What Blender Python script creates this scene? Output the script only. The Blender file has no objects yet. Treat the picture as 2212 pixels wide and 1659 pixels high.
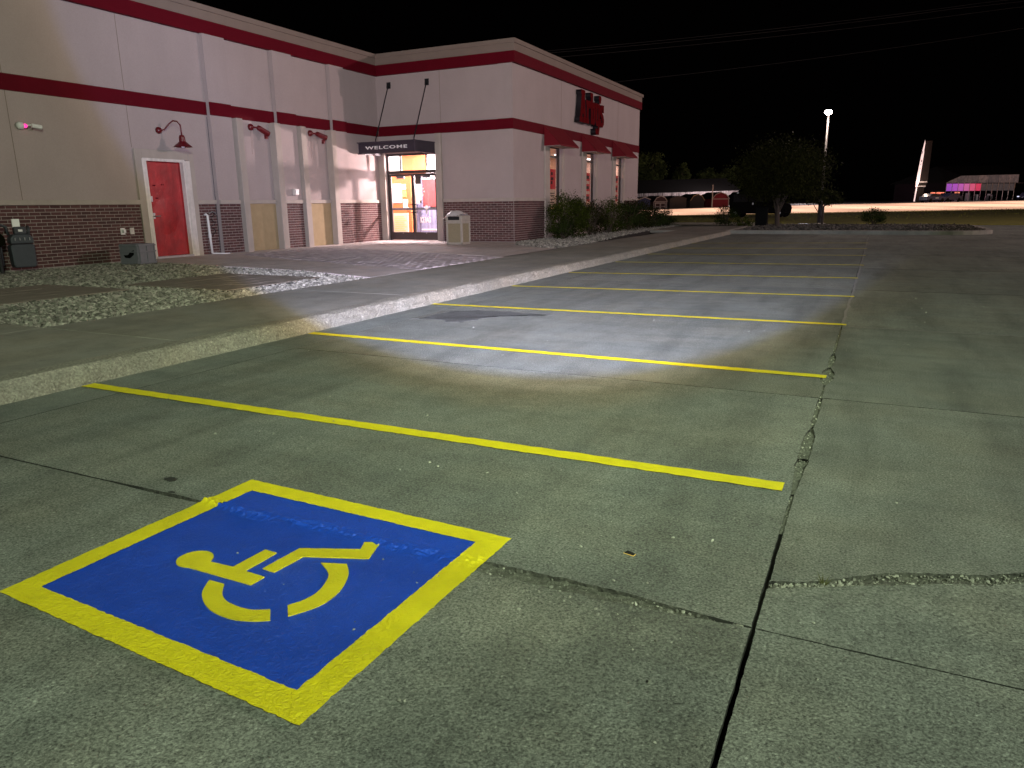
import bpy, math, random
import numpy as np
from mathutils import Vector, Matrix
R = math.radians
rnd = random.Random(7)
S = bpy.context.scene
COL = S.collection

# ------------------------------------------------------------------ camera
CAMZ = 1.27
YAW, PITCH, ROLL, FPX = 0.456220, 0.241586, -0.0121278, 1577.12 / 2212
cd = bpy.data.cameras.new('camera'); cam = bpy.data.objects.new('camera', cd); COL.objects.link(cam)
cd.sensor_width = 36; cd.lens = 36 * FPX; cd.clip_end = 2000; cd.clip_start = 0.05
fw = Vector((-math.sin(YAW) * math.cos(PITCH), math.cos(YAW) * math.cos(PITCH), -math.sin(PITCH)))
rt = Vector((math.cos(YAW), math.sin(YAW), 0)); up = rt.cross(fw)
r2 = math.cos(ROLL) * rt + math.sin(ROLL) * up; u2 = -math.sin(ROLL) * rt + math.cos(ROLL) * up
M = Matrix((r2, u2, -fw)).transposed().to_4x4(); M.translation = (0, 0, CAMZ)
cam.matrix_world = M
S.camera = cam

# ------------------------------------------------------------------ world: black night sky
w = bpy.data.worlds.new('World'); S.world = w; w.use_nodes = True
w.node_tree.nodes['Background'].inputs[0].default_value = (0.55, 0.42, 0.45, 1)
w.node_tree.nodes['Background'].inputs[1].default_value = 0.0006

# ------------------------------------------------------------------ render settings
S.render.engine = 'CYCLES'
S.cycles.use_denoising = True
try: S.cycles.denoiser = 'OPENIMAGEDENOISE'
except Exception: pass
S.cycles.max_bounces = 6; S.cycles.transparent_max_bounces = 16
S.cycles.sample_clamp_indirect = 4
S.view_settings.view_transform = 'Standard'; S.view_settings.look = 'None'
S.view_settings.exposure = 0; S.view_settings.gamma = 1

# ------------------------------------------------------------------ lamps
def aim(o, d):
    o.rotation_euler = Vector(d).to_track_quat('-Z', 'Y').to_euler()
def lamp(name, typ, loc, power, color, size=.1, d=None, cone=None, blend=.1, shape=None):
    l = bpy.data.lights.new(name, typ); l.energy = power; l.color = color
    if typ in ('POINT', 'SPOT'): l.shadow_soft_size = size
    if typ == 'SPOT': l.spot_size = R(cone); l.spot_blend = blend
    if typ == 'AREA':
        l.shape = 'RECTANGLE'; l.size, l.size_y = shape
    o = bpy.data.objects.new(name, l); COL.objects.link(o); o.location = loc
    if d: aim(o, d)
    return o
# parking-lot lamp on its pole behind and to the right of the photographer
lamp('lot_lamp_light', 'POINT', (5.5, -4, 7), 5600, (.96, 1.17, .85), .22)
# a second pole lamp far out to the right of the frame
lamp('lot_lamp_light', 'POINT', (30, 36, 12), 22000, (1.0, .76, .76), .25)
# the photographer's head lamp: its beam has a sharp rim (32.3 degrees), a warm fringe and brightens to the middle
HL = (.10, -.10, 1.60); HD = (-.377, .884, .276)
def headlamp():
    o = lamp('head_lamp_beam', 'SPOT', HL, 4300, (1, 1, 1), .012, HD, 112, .12)
    l = o.data; l.use_nodes = True; nt = l.node_tree; n = nt.nodes; n.clear()
    out = n.new('ShaderNodeOutputLight'); em = n.new('ShaderNodeEmission')
    tc = n.new('ShaderNodeTexCoord'); nm = n.new('ShaderNodeVectorMath'); nm.operation = 'NORMALIZE'
    sp = n.new('ShaderNodeSeparateXYZ'); ab = n.new('ShaderNodeMath'); ab.operation = 'ABSOLUTE'
    ac = n.new('ShaderNodeMath'); ac.operation = 'ARCCOSINE'
    mr = n.new('ShaderNodeMapRange'); mr.inputs['From Min'].default_value = 0; mr.inputs['From Max'].default_value = R(50)
    cr = n.new('ShaderNodeValToRGB'); cr.color_ramp.interpolation = 'LINEAR'
    pts = [(0, (1.75, 1.45, 1.68)), (10, (1.85, 1.55, 1.82)), (20, (1.9, 1.68, 2.05)), (25, (1.80, 1.74, 2.34)), (29.0, (1.22, 1.21, 1.68)), (31.7, (.92, .92, 1.28)), (32.6, (.56, .46, .33)),
           (33.8, (.20, .16, .085)), (35.6, (.12, .135, .088)), (42, (.052, .062, .042)), (49.5, (.008, .009, .006))]
    e = cr.color_ramp.elements
    while len(e) < len(pts): e.new(.5)
    for i, (a, c) in enumerate(pts):
        e[i].position = a / 50
    for i, (a, c) in enumerate(pts):
        e[i].color = (*c, 1)
    L = nt.links.new
    L(tc.outputs['Normal'], nm.inputs[0]); L(nm.outputs[0], sp.inputs[0]); L(sp.outputs['Z'], ab.inputs[0]); L(ab.outputs[0], ac.inputs[0])
    L(ac.outputs[0], mr.inputs['Value']); L(mr.outputs[0], cr.inputs[0]); L(cr.outputs[0], em.inputs[0]); L(em.outputs[0], out.inputs[0])
    # extra strength added below the horizontal, brightening the ground ahead but not the walls
    upl = Vector(HD).to_track_quat('-Z', 'Y').to_matrix().transposed() @ Vector((0, 0, 1))
    sg_ = n.new('ShaderNodeMath'); sg_.operation = 'SIGN'; L(sp.outputs['Z'], sg_.inputs[0])
    dt = n.new('ShaderNodeVectorMath'); dt.operation = 'DOT_PRODUCT'; dt.inputs[1].default_value = upl; L(nm.outputs[0], dt.inputs[0])
    ml = n.new('ShaderNodeMath'); ml.operation = 'MULTIPLY'; L(sg_.outputs[0], ml.inputs[0]); L(dt.outputs['Value'], ml.inputs[1])
    lo = n.new('ShaderNodeMapRange'); lo.interpolation_type = 'SMOOTHSTEP'; lo.inputs['From Min'].default_value = math.sin(R(3.6)); lo.inputs['From Max'].default_value = math.sin(R(7.2))
    lo.inputs['To Min'].default_value = 1.0; lo.inputs['To Max'].default_value = 2.75; L(ml.outputs[0], lo.inputs['Value']); L(lo.outputs[0], em.inputs['Strength'])
headlamp()
# unseen spots added above the carriageway to brighten it, in place of headlight trails
ND = Vector((-.70, .714, 0)); TD = Vector((.714, .70, 0))
def far(n, t, z=0.0): return ND * n + TD * t + Vector((0, 0, z))
for k in range(8):
    p = far(80, 30 + 19 * k, 31)
    lamp('road_fill_light', 'SPOT', p, 98000, (1.0, .64, .46), .4, (0, 0, -1), 68, .55)

# ------------------------------------------------------------------ materials
MATS = {}
def newmat(name):
    m = bpy.data.materials.new(name); m.use_nodes = True
    MATS[name] = m
    return m, m.node_tree, m.node_tree.nodes['Principled BSDF']
def mat(name, col, rough=.75, var=.12, vs=6.0, bump=0.0, bs=60.0, spec=.35, metal=0.0, tone=0.0, emit=None, fine=0.0, fs=200.0, streak=None, sc=None):
    """procedural material in world metres: broad + fine colour noise, optional bump, optional per-face tone attribute"""
    m, nt, p = newmat(name); L = nt.links.new; N = nt.nodes.new
    p.inputs['Roughness'].default_value = rough; p.inputs['Specular IOR Level'].default_value = spec; p.inputs['Metallic'].default_value = metal
    geo = N('ShaderNodeNewGeometry')
    vec = geo.outputs['Position']
    if sc:
        mp = N('ShaderNodeMapping'); mp.inputs['Scale'].default_value = sc; L(vec, mp.inputs[0]); vec2 = mp.outputs[0]
    else: vec2 = vec
    nz = N('ShaderNodeTexNoise'); nz.inputs['Scale'].default_value = vs; nz.inputs['Detail'].default_value = 5; nz.inputs['Roughness'].default_value = .62
    L(vec2, nz.inputs['Vector'])
    mr = N('ShaderNodeMapRange'); mr.inputs['From Min'].default_value = .25; mr.inputs['From Max'].default_value = .75
    mr.inputs['To Min'].default_value = 1 - var; mr.inputs['To Max'].default_value = 1 + var; L(nz.outputs['Fac'], mr.inputs['Value'])
    fac = mr.outputs[0]
    def mul(a, b):
        x = N('ShaderNodeMath'); x.operation = 'MULTIPLY'; L(a, x.inputs[0]); L(b, x.inputs[1]); return x.outputs[0]
    if fine:
        n2 = N('ShaderNodeTexNoise'); n2.inputs['Scale'].default_value = fs; n2.inputs['Detail'].default_value = 3; L(vec, n2.inputs['Vector'])
        m2 = N('ShaderNodeMapRange'); m2.inputs['From Min'].default_value = .28; m2.inputs['From Max'].default_value = .72
        m2.inputs['To Min'].default_value = 1 - fine; m2.inputs['To Max'].default_value = 1 + fine; L(n2.outputs['Fac'], m2.inputs['Value']); fac = mul(fac, m2.outputs[0])
    if streak:
        mp = N('ShaderNodeMapping'); mp.inputs['Scale'].default_value = streak[0]; L(vec, mp.inputs[0])
        n3 = N('ShaderNodeTexNoise'); n3.inputs['Scale'].default_value = 1; n3.inputs['Detail'].default_value = 4; L(mp.outputs[0], n3.inputs['Vector'])
        m3 = N('ShaderNodeMapRange'); m3.inputs['From Min'].default_value = .35; m3.inputs['From Max'].default_value = .7
        m3.inputs['To Min'].default_value = 1.0 + streak[1] * .4; m3.inputs['To Max'].default_value = 1 - streak[1]; L(n3.outputs['Fac'], m3.inputs['Value']); fac = mul(fac, m3.outputs[0])
    if tone:
        at = N('ShaderNodeAttribute'); at.attribute_name = 'tone'
        m4 = N('ShaderNodeMapRange'); m4.inputs['To Min'].default_value = 1 - tone; m4.inputs['To Max'].default_value = 1 + tone; L(at.outputs['Fac'], m4.inputs['Value']); fac = mul(fac, m4.outputs[0])
    vm = N('ShaderNodeVectorMath'); vm.operation = 'SCALE'; vm.inputs[0].default_value = col; L(fac, vm.inputs['Scale'])
    L(vm.outputs[0], p.inputs['Base Color'])
    if bump:
        n5 = N('ShaderNodeTexNoise'); n5.inputs['Scale'].default_value = bs; n5.inputs['Detail'].default_value = 6; n5.inputs['Roughness'].default_value = .6; L(vec, n5.inputs['Vector'])
        b = N('ShaderNodeBump'); b.inputs['Strength'].default_value = 1; b.inputs['Distance'].default_value = bump; L(n5.outputs['Fac'], b.inputs['Height']); L(b.outputs[0], p.inputs['Normal'])
    if emit:
        p.inputs['Emission Color'].default_value = (*emit[0], 1); p.inputs['Emission Strength'].default_value = emit[1]
    return m

def concrete(name, col, seed=0, grain=.8, tyre=.33, bumpd=.007, gs=120):
    """old brushed concrete: blotches, tyre-darkened lanes, exposed-aggregate speckle and pits"""
    m, nt, p = newmat(name); L = nt.links.new; N = nt.nodes.new
    p.inputs['Roughness'].default_value = .82; p.inputs['Specular IOR Level'].default_value = .3
    geo = N('ShaderNodeNewGeometry')
    off = N('ShaderNodeVectorMath'); off.operation = 'ADD'; off.inputs[1].default_value = (seed * 3.1, seed * 1.7, 0); L(geo.outputs['Position'], off.inputs[0]); v = off.outputs[0]
    def noise(scale, detail, rough=.6, vec=v):
        n = N('ShaderNodeTexNoise'); n.inputs['Scale'].default_value = scale; n.inputs['Detail'].default_value = detail; n.inputs['Roughness'].default_value = rough; L(vec, n.inputs['Vector']); return n.outputs['Fac']
    def rng(x, a, b, c, d):
        n = N('ShaderNodeMapRange'); n.inputs[1].default_value = a; n.inputs[2].default_value = b; n.inputs[3].default_value = c; n.inputs[4].default_value = d; L(x, n.inputs[0]); return n.outputs[0]
    def mul(a, b):
        n = N('ShaderNodeMath'); n.operation = 'MULTIPLY'; L(a, n.inputs[0]); L(b, n.inputs[1]); return n.outputs[0]
    f = rng(noise(.55, 4), .3, .7, .80, 1.16)
    f = mul(f, rng(noise(4.5, 5), .3, .7, .86, 1.12))
    mp = N('ShaderNodeMapping'); mp.inputs['Scale'].default_value = (2.6, .35, 1); L(v, mp.inputs[0])
    f = mul(f, rng(noise(1, 4, .6, mp.outputs[0]), .45, .72, 1.03, 1 - tyre))
    mp2 = N('ShaderNodeMapping'); mp2.inputs['Scale'].default_value = (.5, 3.2, 1); L(v, mp2.inputs[0])
    f = mul(f, rng(noise(1, 4, .62, mp2.outputs[0]), .5, .8, 1.0, 1 - tyre * .8))
    g = noise(gs, 4, .72)
    f = mul(f, rng(g, .3, .7, 1 - grain, 1 + grain))
    vo = N('ShaderNodeTexVoronoi'); vo.inputs['Scale'].default_value = gs * .42; L(v, vo.inputs['Vector'])
    f = mul(f, rng(vo.outputs['Distance'], .05, .26, 1.5, .95))
    f = mul(f, rng(noise(38, 3, .5), .62, .72, 1, .72))
    hue = N('ShaderNodeMix'); hue.data_type = 'RGBA'
    hue.inputs['A'].default_value = (*col, 1); hue.inputs['B'].default_value = (col[0] * 1.05, col[1] * 1.0, col[2] * .95, 1)
    L(rng(noise(1.3, 3), .4, .65, 0, 1), hue.inputs['Factor'])
    vm = N('ShaderNodeVectorMath'); vm.operation = 'SCALE'; L(hue.outputs['Result'], vm.inputs[0]); L(f, vm.inputs['Scale']); L(vm.outputs[0], p.inputs['Base Color'])
    b1 = N('ShaderNodeBump'); b1.inputs['Distance'].default_value = bumpd; b1.inputs['Strength'].default_value = .9; L(g, b1.inputs['Height'])
    b2 = N('ShaderNodeBump'); b2.inputs['Distance'].default_value = .012; b2.inputs['Strength'].default_value = .5; L(noise(14, 4), b2.inputs['Height']); L(b1.outputs[0], b2.inputs['Normal'])
    L(b2.outputs[0], p.inputs['Normal'])
    return m

def paint(name, col, wear=.10, bumpd=.006, rough=.42):
    """thick rolled road paint: skins, ridges and pin-holes in relief"""
    m, nt, p = newmat(name); L = nt.links.new; N = nt.nodes.new
    p.inputs['Roughness'].default_value = rough; p.inputs['Specular IOR Level'].default_value = .4
    geo = N('ShaderNodeNewGeometry'); v = geo.outputs['Position']
    n1 = N('ShaderNodeTexNoise'); n1.inputs['Scale'].default_value = 42; n1.inputs['Detail'].default_value = 6; n1.inputs['Roughness'].default_value = .68; n1.inputs['Distortion'].default_value = 1.2; L(v, n1.inputs['Vector'])
    n2 = N('ShaderNodeTexNoise'); n2.inputs['Scale'].default_value = 9; n2.inputs['Detail'].default_value = 4; L(v, n2.inputs['Vector'])
    mr = N('ShaderNodeMapRange'); mr.inputs[1].default_value = .3; mr.inputs[2].default_value = .7; mr.inputs[3].default_value = 1 - wear; mr.inputs[4].default_value = 1 + wear * .6; L(n2.outputs['Fac'], mr.inputs[0])
    vm = N('ShaderNodeVectorMath'); vm.operation = 'SCALE'; vm.inputs[0].default_value = col; L(mr.outputs[0], vm.inputs['Scale']); L(vm.outputs[0], p.inputs['Base Color'])
    b = N('ShaderNodeBump'); b.inputs['Distance'].default_value = bumpd; L(n1.outputs['Fac'], b.inputs['Height'])
    n3 = N('ShaderNodeTexNoise'); n3.inputs['Scale'].default_value = 170; n3.inputs['Detail'].default_value = 3; L(v, n3.inputs['Vector'])
    b2 = N('ShaderNodeBump'); b2.inputs['Distance'].default_value = bumpd * .3; L(n3.outputs['Fac'], b2.inputs['Height']); L(b.outputs[0], b2.inputs['Normal']); L(b2.outputs[0], p.inputs['Normal'])
    return m

def glass(name, tint=(1, 1, 1), gloss=.08):
    m = bpy.data.materials.new(name); m.use_nodes = True; nt = m.node_tree; n = nt.nodes; n.clear()
    o = n.new('ShaderNodeOutputMaterial'); t = n.new('ShaderNodeBsdfTransparent'); t.inputs[0].default_value = (*tint, 1)
    g = n.new('ShaderNodeBsdfGlossy'); g.inputs['Roughness'].default_value = .04; mx = n.new('ShaderNodeMixShader'); mx.inputs[0].default_value = gloss
    nt.links.new(t.outputs[0], mx.inputs[1]); nt.links.new(g.outputs[0], mx.inputs[2]); nt.links.new(mx.outputs[0], o.inputs[0])
    MATS[name] = m; return m

mat('mortar', (.31, .265, .25), .9, .15, 20, .004, 200)
mat('brick', (.085, .034, .033), .85, .2, 9, .004, 160, tone=.26, fine=.2, fs=120)
mat('stucco', (.37, .298, .288), .9, .06, .9, .004, 190, spec=.15, streak=((2.6, 2.6, .6), .03), fine=.06, fs=60)
mat('trim_cream', (.375, .315, .28), .8, .08, 3, .002, 200, spec=.2, streak=((6, 6, .5), .06))
mat('stain_wall', (.30, .235, .225), .9, .1, 20, spec=.1)
mat('trim_tan', (.20, .15, .125), .8, .08, 2, .002, 160, spec=.25)
mat('tan_panel', (.34, .25, .145), .85, .12, 5, .004, 120, spec=.2)
mat('band_red', (.098, .001, .007), .75, .10, 2, .001, 120, spec=.12)
mat('door_red', (.34, .012, .016), .42, .32, 3.2, .006, 6, spec=.4, streak=((9, 9, 1.6), .22))
mat('frame_white', (.62, .55, .52), .45, .12, 10, .001, 100, streak=((12, 12, 1.2), .2))
mat('dark_bronze', (.035, .026, .026), .38, .1, 10, spec=.5)
mat('canopy_metal', (.035, .026, .040), .42, .1, 5, spec=.5)
mat('letter_white', (.78, .74, .76), .5, .03, 10)
mat('awning_red', (.14, .002, .008), .7, .10, 5, .002, 140, spec=.25)
mat('awning_white', (.55, .48, .45), .8, .08, 5)
mat('fixture_red', (.11, .002, .006), .38, .1, 20, spec=.5)
mat('sign_red', (.095, .001, .003), .85, .08, 5, spec=.05)
mat('sign_dark', (.006, .004, .007), .5, .1, 5, spec=.4)
mat('steel', (.42, .42, .43), .35, .1, 20, metal=.8)
mat('grey_plastic', (.17, .165, .195), .55, .12, 14, .002, 90)
mat('grey_dark', (.05, .05, .06), .6, .12, 14)
mat('meter_grey', (.05, .054, .066), .5, .12, 14, .002, 60)
mat('black', (.008, .008, .009), .6, .1, 14)
mat('pure_black', (.003, .003, .003), .8, .1, 14, spec=.1)
mat('white_pvc', (.70, .66, .66), .45, .08, 12)
mat('bin_body', (.33, .29, .25), .7, .12, 12, .002, 120)
mat('bin_panel', (.24, .20, .13), .9, .3, 90, .004, 200, fine=.35, fs=180)
mat('bag_plastic', (.62, .57, .56), .3, .1, 20, .01, 22, spec=.5)
concrete('slab_concrete', (.165, .174, .150), 0)
concrete('slab_concrete_b', (.155, .165, .143), 2)
concrete('gutter_concrete', (.165, .178, .158), 5, .45)
concrete('walk_concrete', (.235, .225, .195), 9, .28, .14, .003, 220)
concrete('kerb_concrete', (.225, .212, .175), 12, .50, .1, .016, 55)
concrete('patio_concrete', (.50, .435, .42), 15, .25, .12, .003, 220)
mat('joint_dark', (.020, .020, .017), .95, .3, 30, .01, 80)
mat('rubble_chip', (.20, .20, .165), .9, .3, 60, tone=.6)
mat('joint_mixed', (.055, .055, .045), .95, .85, 28, .01, 60, fine=.6, fs=90)
mat('rubble', (.085, .086, .068), .95, .4, 45, .008, 110, fine=.45, fs=220)
mat('sealant', (.19, .18, .17), .8, .2, 10)
mat('stain', (.030, .031, .028), .6, .25, 40, spec=.3)
mat('damp', (.092, .094, .088), .7, .35, 7, .004, 130, fine=.4, fs=130, spec=.2)
mat('pebble', (.23, .23, .19), .8, .2, 30, tone=.55)
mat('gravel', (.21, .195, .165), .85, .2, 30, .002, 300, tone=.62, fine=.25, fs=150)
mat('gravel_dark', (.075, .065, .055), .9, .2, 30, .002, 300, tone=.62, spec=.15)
mat('soil', (.018, .015, .012), .95, .3, 20)
mat('paver', (.36, .305, .305), .9, .15, 8, .003, 150, tone=.22, fine=.2, fs=120)
mat('pad', (.20, .165, .135), .9, .12, 6, .003, 120, fine=.2, fs=120)
paint('paint_yellow', (.72, .61, .006), .10, .010, .6)
paint('paint_yellow_symbol', (.66, .56, .012), .10, .008, .55)
paint('paint_blue', (.007, .060, .48), .10, .010, .45)
mat('leaf', (.024, .033, .004), .7, .2, 3, tone=.75, spec=.04)
mat('leaf_dark', (.016, .024, .005), .7, .2, 3, tone=.75, spec=.04)
mat('leaf_olive', (.013, .014, .003), .7, .2, 3, tone=.75, spec=.04)
mat('leaf_far', (.10, .125, .04), .8, .2, .4, tone=.6, spec=.1)
mat('bark', (.05, .036, .028), .95, .3, 20, .01, 40)
mat('bark_pale', (.16, .13, .10), .95, .3, 20, .01, 40)
mat('lawn', (.15, .14, .022), .95, .3, .7, fine=.4, fs=14)
mat('grass', (.15, .155, .024), .7, .2, 2, tone=.6)
mat('earth', (.014, .013, .011), .95, .3, .4)
mat('road', (.36, .30, .27), .85, .05, .2, streak=((.02, .02, .02), .02))
mat('road_line', (.16, .13, .13), .85, .1, 2)
mat('pole_paint', (.045, .040, .040), .5, .08, 5)
mat('shed_blue', (.045, .052, .12), .8, .1, 5); mat('shed_brown', (.085, .065, .055), .8, .1, 5); mat('shed_red', (.22, .02, .03), .8, .1, 5)
mat('shed_dark', (.05, .04, .038), .8, .1, 5); mat('shed_maroon', (.085, .045, .045), .8, .1, 5)
mat('shed_trim', (.50, .42, .38), .7, .1, 5); mat('shed_trim_orange', (.40, .26, .14), .7, .1, 5); mat('roof_dark', (.012, .011, .012), .9, .1, 5)
mat('sheet_pale', (.40, .36, .36), .6, .5, 1.2, tone=.25)
mat('far_roof', (.003, .0025, .0025), .95, .2, 1)
mat('brick_far', (.016, .011, .010), .9, .2, 3)
mat('car_blue', (.02, .025, .06), .25, .05, 5, spec=.6)
mat('wire', (.018, .016, .016), .6, .05, 1)
mat('orange_wall', (.50, .13, .04), .7, .05, 2)
mat('cream_wall', (.62, .46, .34), .8, .05, 2)
mat('interior_floor', (.20, .13, .10), .5, .1, 5)
mat('white_board', (.85, .82, .80), .6, .03, 5)
mat('paper_yellow', (.70, .45, .10), .7, .1, 30)
mat('poster_red', (.55, .03, .035), .6, .25, 14, fine=.2, fs=30)
mat('poster_tan', (.62, .44, .33), .7, .1, 30)
mat('poster_ink', (.05, .02, .02), .7, .1, 20)
mat('ice_blue', (.20, .20, .30), .5, .3, 8, streak=((22, 22, .8), .5))
mat('wood_panel', (.22, .05, .05), .5, .2, 6, streak=((10, 10, .6), .4))
mat('lamp_glow', (.9, .8, .8), .5, 0, 1, emit=((1, .93, .93), 9))
mat('street_glow', (.9, .8, .8), .5, 0, 1, emit=((1, .86, .80), 40))
mat('camera_led', (.4, .0, .1), .5, 0, 1, emit=((1, .05, .35), 1.5))
mat('sign_glow', (.6, .5, .5), .5, 0, 1, emit=((1, .70, .66), .95))
mat('sign_ink', (.02, .02, .10), .5, 0, 1)
mat('headlight', (.6, .6, .8), .3, 0, 1, emit=((.7, .75, 1), 1.2))
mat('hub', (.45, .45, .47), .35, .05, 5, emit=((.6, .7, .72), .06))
mat('lit_orange', (.5, .2, .1), .5, .2, 1, emit=((1, .28, .12), .7))
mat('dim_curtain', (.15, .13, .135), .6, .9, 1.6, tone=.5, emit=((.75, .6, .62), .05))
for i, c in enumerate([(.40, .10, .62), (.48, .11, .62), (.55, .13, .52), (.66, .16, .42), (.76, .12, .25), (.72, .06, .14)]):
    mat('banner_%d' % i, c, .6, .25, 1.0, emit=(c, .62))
glass('window_glass', (.97, .97, .97), .07)
def vinyl(name):
    m, nt, p = newmat(name); n = nt.nodes; o = n['Material Output']; t = n.new('ShaderNodeBsdfTranslucent'); t.inputs[0].default_value = (.9, .85, .87, 1); p.inputs['Base Color'].default_value = (.8, .76, .78, 1)
    mx = n.new('ShaderNodeMixShader'); mx.inputs[0].default_value = .6; nt.links.new(p.outputs[0], mx.inputs[1]); nt.links.new(t.outputs[0], mx.inputs[2]); nt.links.new(mx.outputs[0], o.inputs[0])
vinyl('decal_white')

# ------------------------------------------------------------------ mesh helpers
class MB:
    def __init__(s): s.v = []; s.f = []; s.t = []; s.tone = .5
    def add(s, vs, fs):
        o = len(s.v); s.v += [tuple(x) for x in vs]; s.f += [tuple(i + o for i in f) for f in fs]; s.t += [s.tone] * len(fs)
    def box(s, x0, x1, y0, y1, z0, z1):
        s.add([(x0, y0, z0), (x1, y0, z0), (x1, y1, z0), (x0, y1, z0), (x0, y0, z1), (x1, y0, z1), (x1, y1, z1), (x0, y1, z1)],
              [(3, 2, 1, 0), (4, 5, 6, 7), (0, 1, 5, 4), (1, 2, 6, 5), (2, 3, 7, 6), (3, 0, 4, 7)])
    def prism(s, poly, axis, a, b):
        """poly: 2-D points (ccw), extruded along axis x / y / z from a to b"""
        n = len(poly)
        def P(p, h): return {'x': (h, p[0], p[1]), 'y': (p[0], h, p[1]), 'z': (p[0], p[1], h)}[axis]
        s.add([P(p, a) for p in poly] + [P(p, b) for p in poly], [tuple(range(n - 1, -1, -1)), tuple(range(n, 2 * n))] + [(i, (i + 1) % n, n + (i + 1) % n, n + i) for i in range(n)])
    def tube(s, pts, r, n=8, cap=True):
        pts = [Vector(p) for p in pts]; rs = r if isinstance(r, (list, tuple)) else [r] * len(pts)
        rings = []
        for i, p in enumerate(pts):
            d = (pts[min(i + 1, len(pts) - 1)] - pts[max(i - 1, 0)]).normalized()
            a = d.cross(Vector((0, 0, 1)) if abs(d.z) < .9 else Vector((1, 0, 0))).normalized(); b = d.cross(a)
            rings += [p + (a * math.cos(2 * math.pi * k / n) + b * math.sin(2 * math.pi * k / n)) * rs[i] for k in range(n)]
        fs = []
        for i in range(len(pts) - 1):
            for k in range(n): fs.append((i * n + k, i * n + (k + 1) % n, (i + 1) * n + (k + 1) % n, (i + 1) * n + k))
        if cap: fs += [tuple(range(n - 1, -1, -1)), tuple(range((len(pts) - 1) * n, len(pts) * n))]
        s.add(rings, fs)
    def lathe(s, prof, c, axis=(0, 0, 1), n=20):
        """prof: (radius, height) along axis from c"""
        ax = Vector(axis).normalized(); a = ax.cross(Vector((0, 0, 1)) if abs(ax.z) < .9 else Vector((1, 0, 0))).normalized(); b = ax.cross(a); c = Vector(c)
        vs = []; fs = []
        for r, h in prof: vs += [c + ax * h + (a * math.cos(2 * math.pi * k / n) + b * math.sin(2 * math.pi * k / n)) * max(r, .0004) for k in range(n)]
        for i in range(len(prof) - 1):
            for k in range(n): fs.append((i * n + k, i * n + (k + 1) % n, (i + 1) * n + (k + 1) % n, (i + 1) * n + k))
        fs += [tuple(range(n - 1, -1, -1)), tuple(range((len(prof) - 1) * n, len(prof) * n))]
        s.add(vs, fs)
    def build(s, name, m, parent=None, bevel=0, smooth=False):
        me = bpy.data.meshes.new(name); me.from_pydata(s.v, [], s.f); me.materials.append(MATS[m] if isinstance(m, str) else m)
        if any(t != .5 for t in s.t):
            a = me.attributes.new('tone', 'FLOAT', 'FACE'); a.data.foreach_set('value', s.t)
        me.update()
        if smooth: me.shade_smooth()
        o = bpy.data.objects.new(name, me); COL.objects.link(o)
        if parent: o.parent = parent
        if bevel:
            b = o.modifiers.new('bevel', 'BEVEL'); b.width = bevel; b.segments = 2; b.limit_method = 'ANGLE'
        return o
def boxpart(name, m, parent, x0, x1, y0, y1, z0, z1, bevel=0):
    b = MB(); b.box(x0, x1, y0, y1, z0, z1); return b.build(name, m, parent, bevel)
def thing(name, label, cat, group=None):
    o = bpy.data.objects.new(name, None); COL.objects.link(o); return tag(o, label, cat, group)
def tag(o, label, cat, group=None):
    o['label'] = label; o['category'] = cat
    if group: o['group'] = group
    return o
def node(name, parent=None):
    o = bpy.data.objects.new(name, None); COL.objects.link(o); o.parent = parent; return o
def struct(o): o['kind'] = 'structure'; return o
def stuff(o): o['kind'] = 'stuff'; return o
def place(root, P, rz=0): root.location = P; root.rotation_euler = (0, 0, rz)
def outline_mesh(name, splines, depth, m, parent=None):
    """filled 2-D outline (with holes) extruded both ways"""
    cu = bpy.data.curves.new(name, 'CURVE'); cu.dimensions = '2D'; cu.fill_mode = 'BOTH'; cu.extrude = depth; cu.offset = .014
    for pts in splines:
        sp = cu.splines.new('POLY'); sp.points.add(len(pts) - 1); sp.use_cyclic_u = True
        for i, p in enumerate(pts): sp.points[i].co = (p[0], p[1], 0, 1)
    return curve_to_mesh(name, cu, m, parent)
def curve_to_mesh(name, cu, m, parent):
    o = bpy.data.objects.new(name, cu); COL.objects.link(o)
    bpy.context.view_layer.update()
    me = bpy.data.meshes.new_from_object(o.evaluated_get(bpy.context.evaluated_depsgraph_get()))
    bpy.data.objects.remove(o); bpy.data.curves.remove(cu)
    me.name = name; me.materials.clear(); me.materials.append(MATS[m] if isinstance(m, str) else m)
    o = bpy.data.objects.new(name, me); COL.objects.link(o)
    if parent: o.parent = parent
    return o
def text_mesh(name, body, size, depth, m, parent=None, offset=0.0, align='LEFT', spacing=1.0):
    cu = bpy.data.curves.new(name, 'FONT'); cu.body = body; cu.size = size; cu.extrude = depth; cu.offset = offset; cu.align_x = align; cu.space_character = spacing; cu.resolution_u = 3
    return curve_to_mesh(name, cu, m, parent)
def vnoise(x, seed=0):
    i = math.floor(x); f = x - i; f = f * f * (3 - 2 * f)
    h = lambda k: (math.sin(k * 127.1 + seed * 311.7) * 43758.5453) % 1.0
    return h(i) * (1 - f) + h(i + 1) * f
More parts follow.
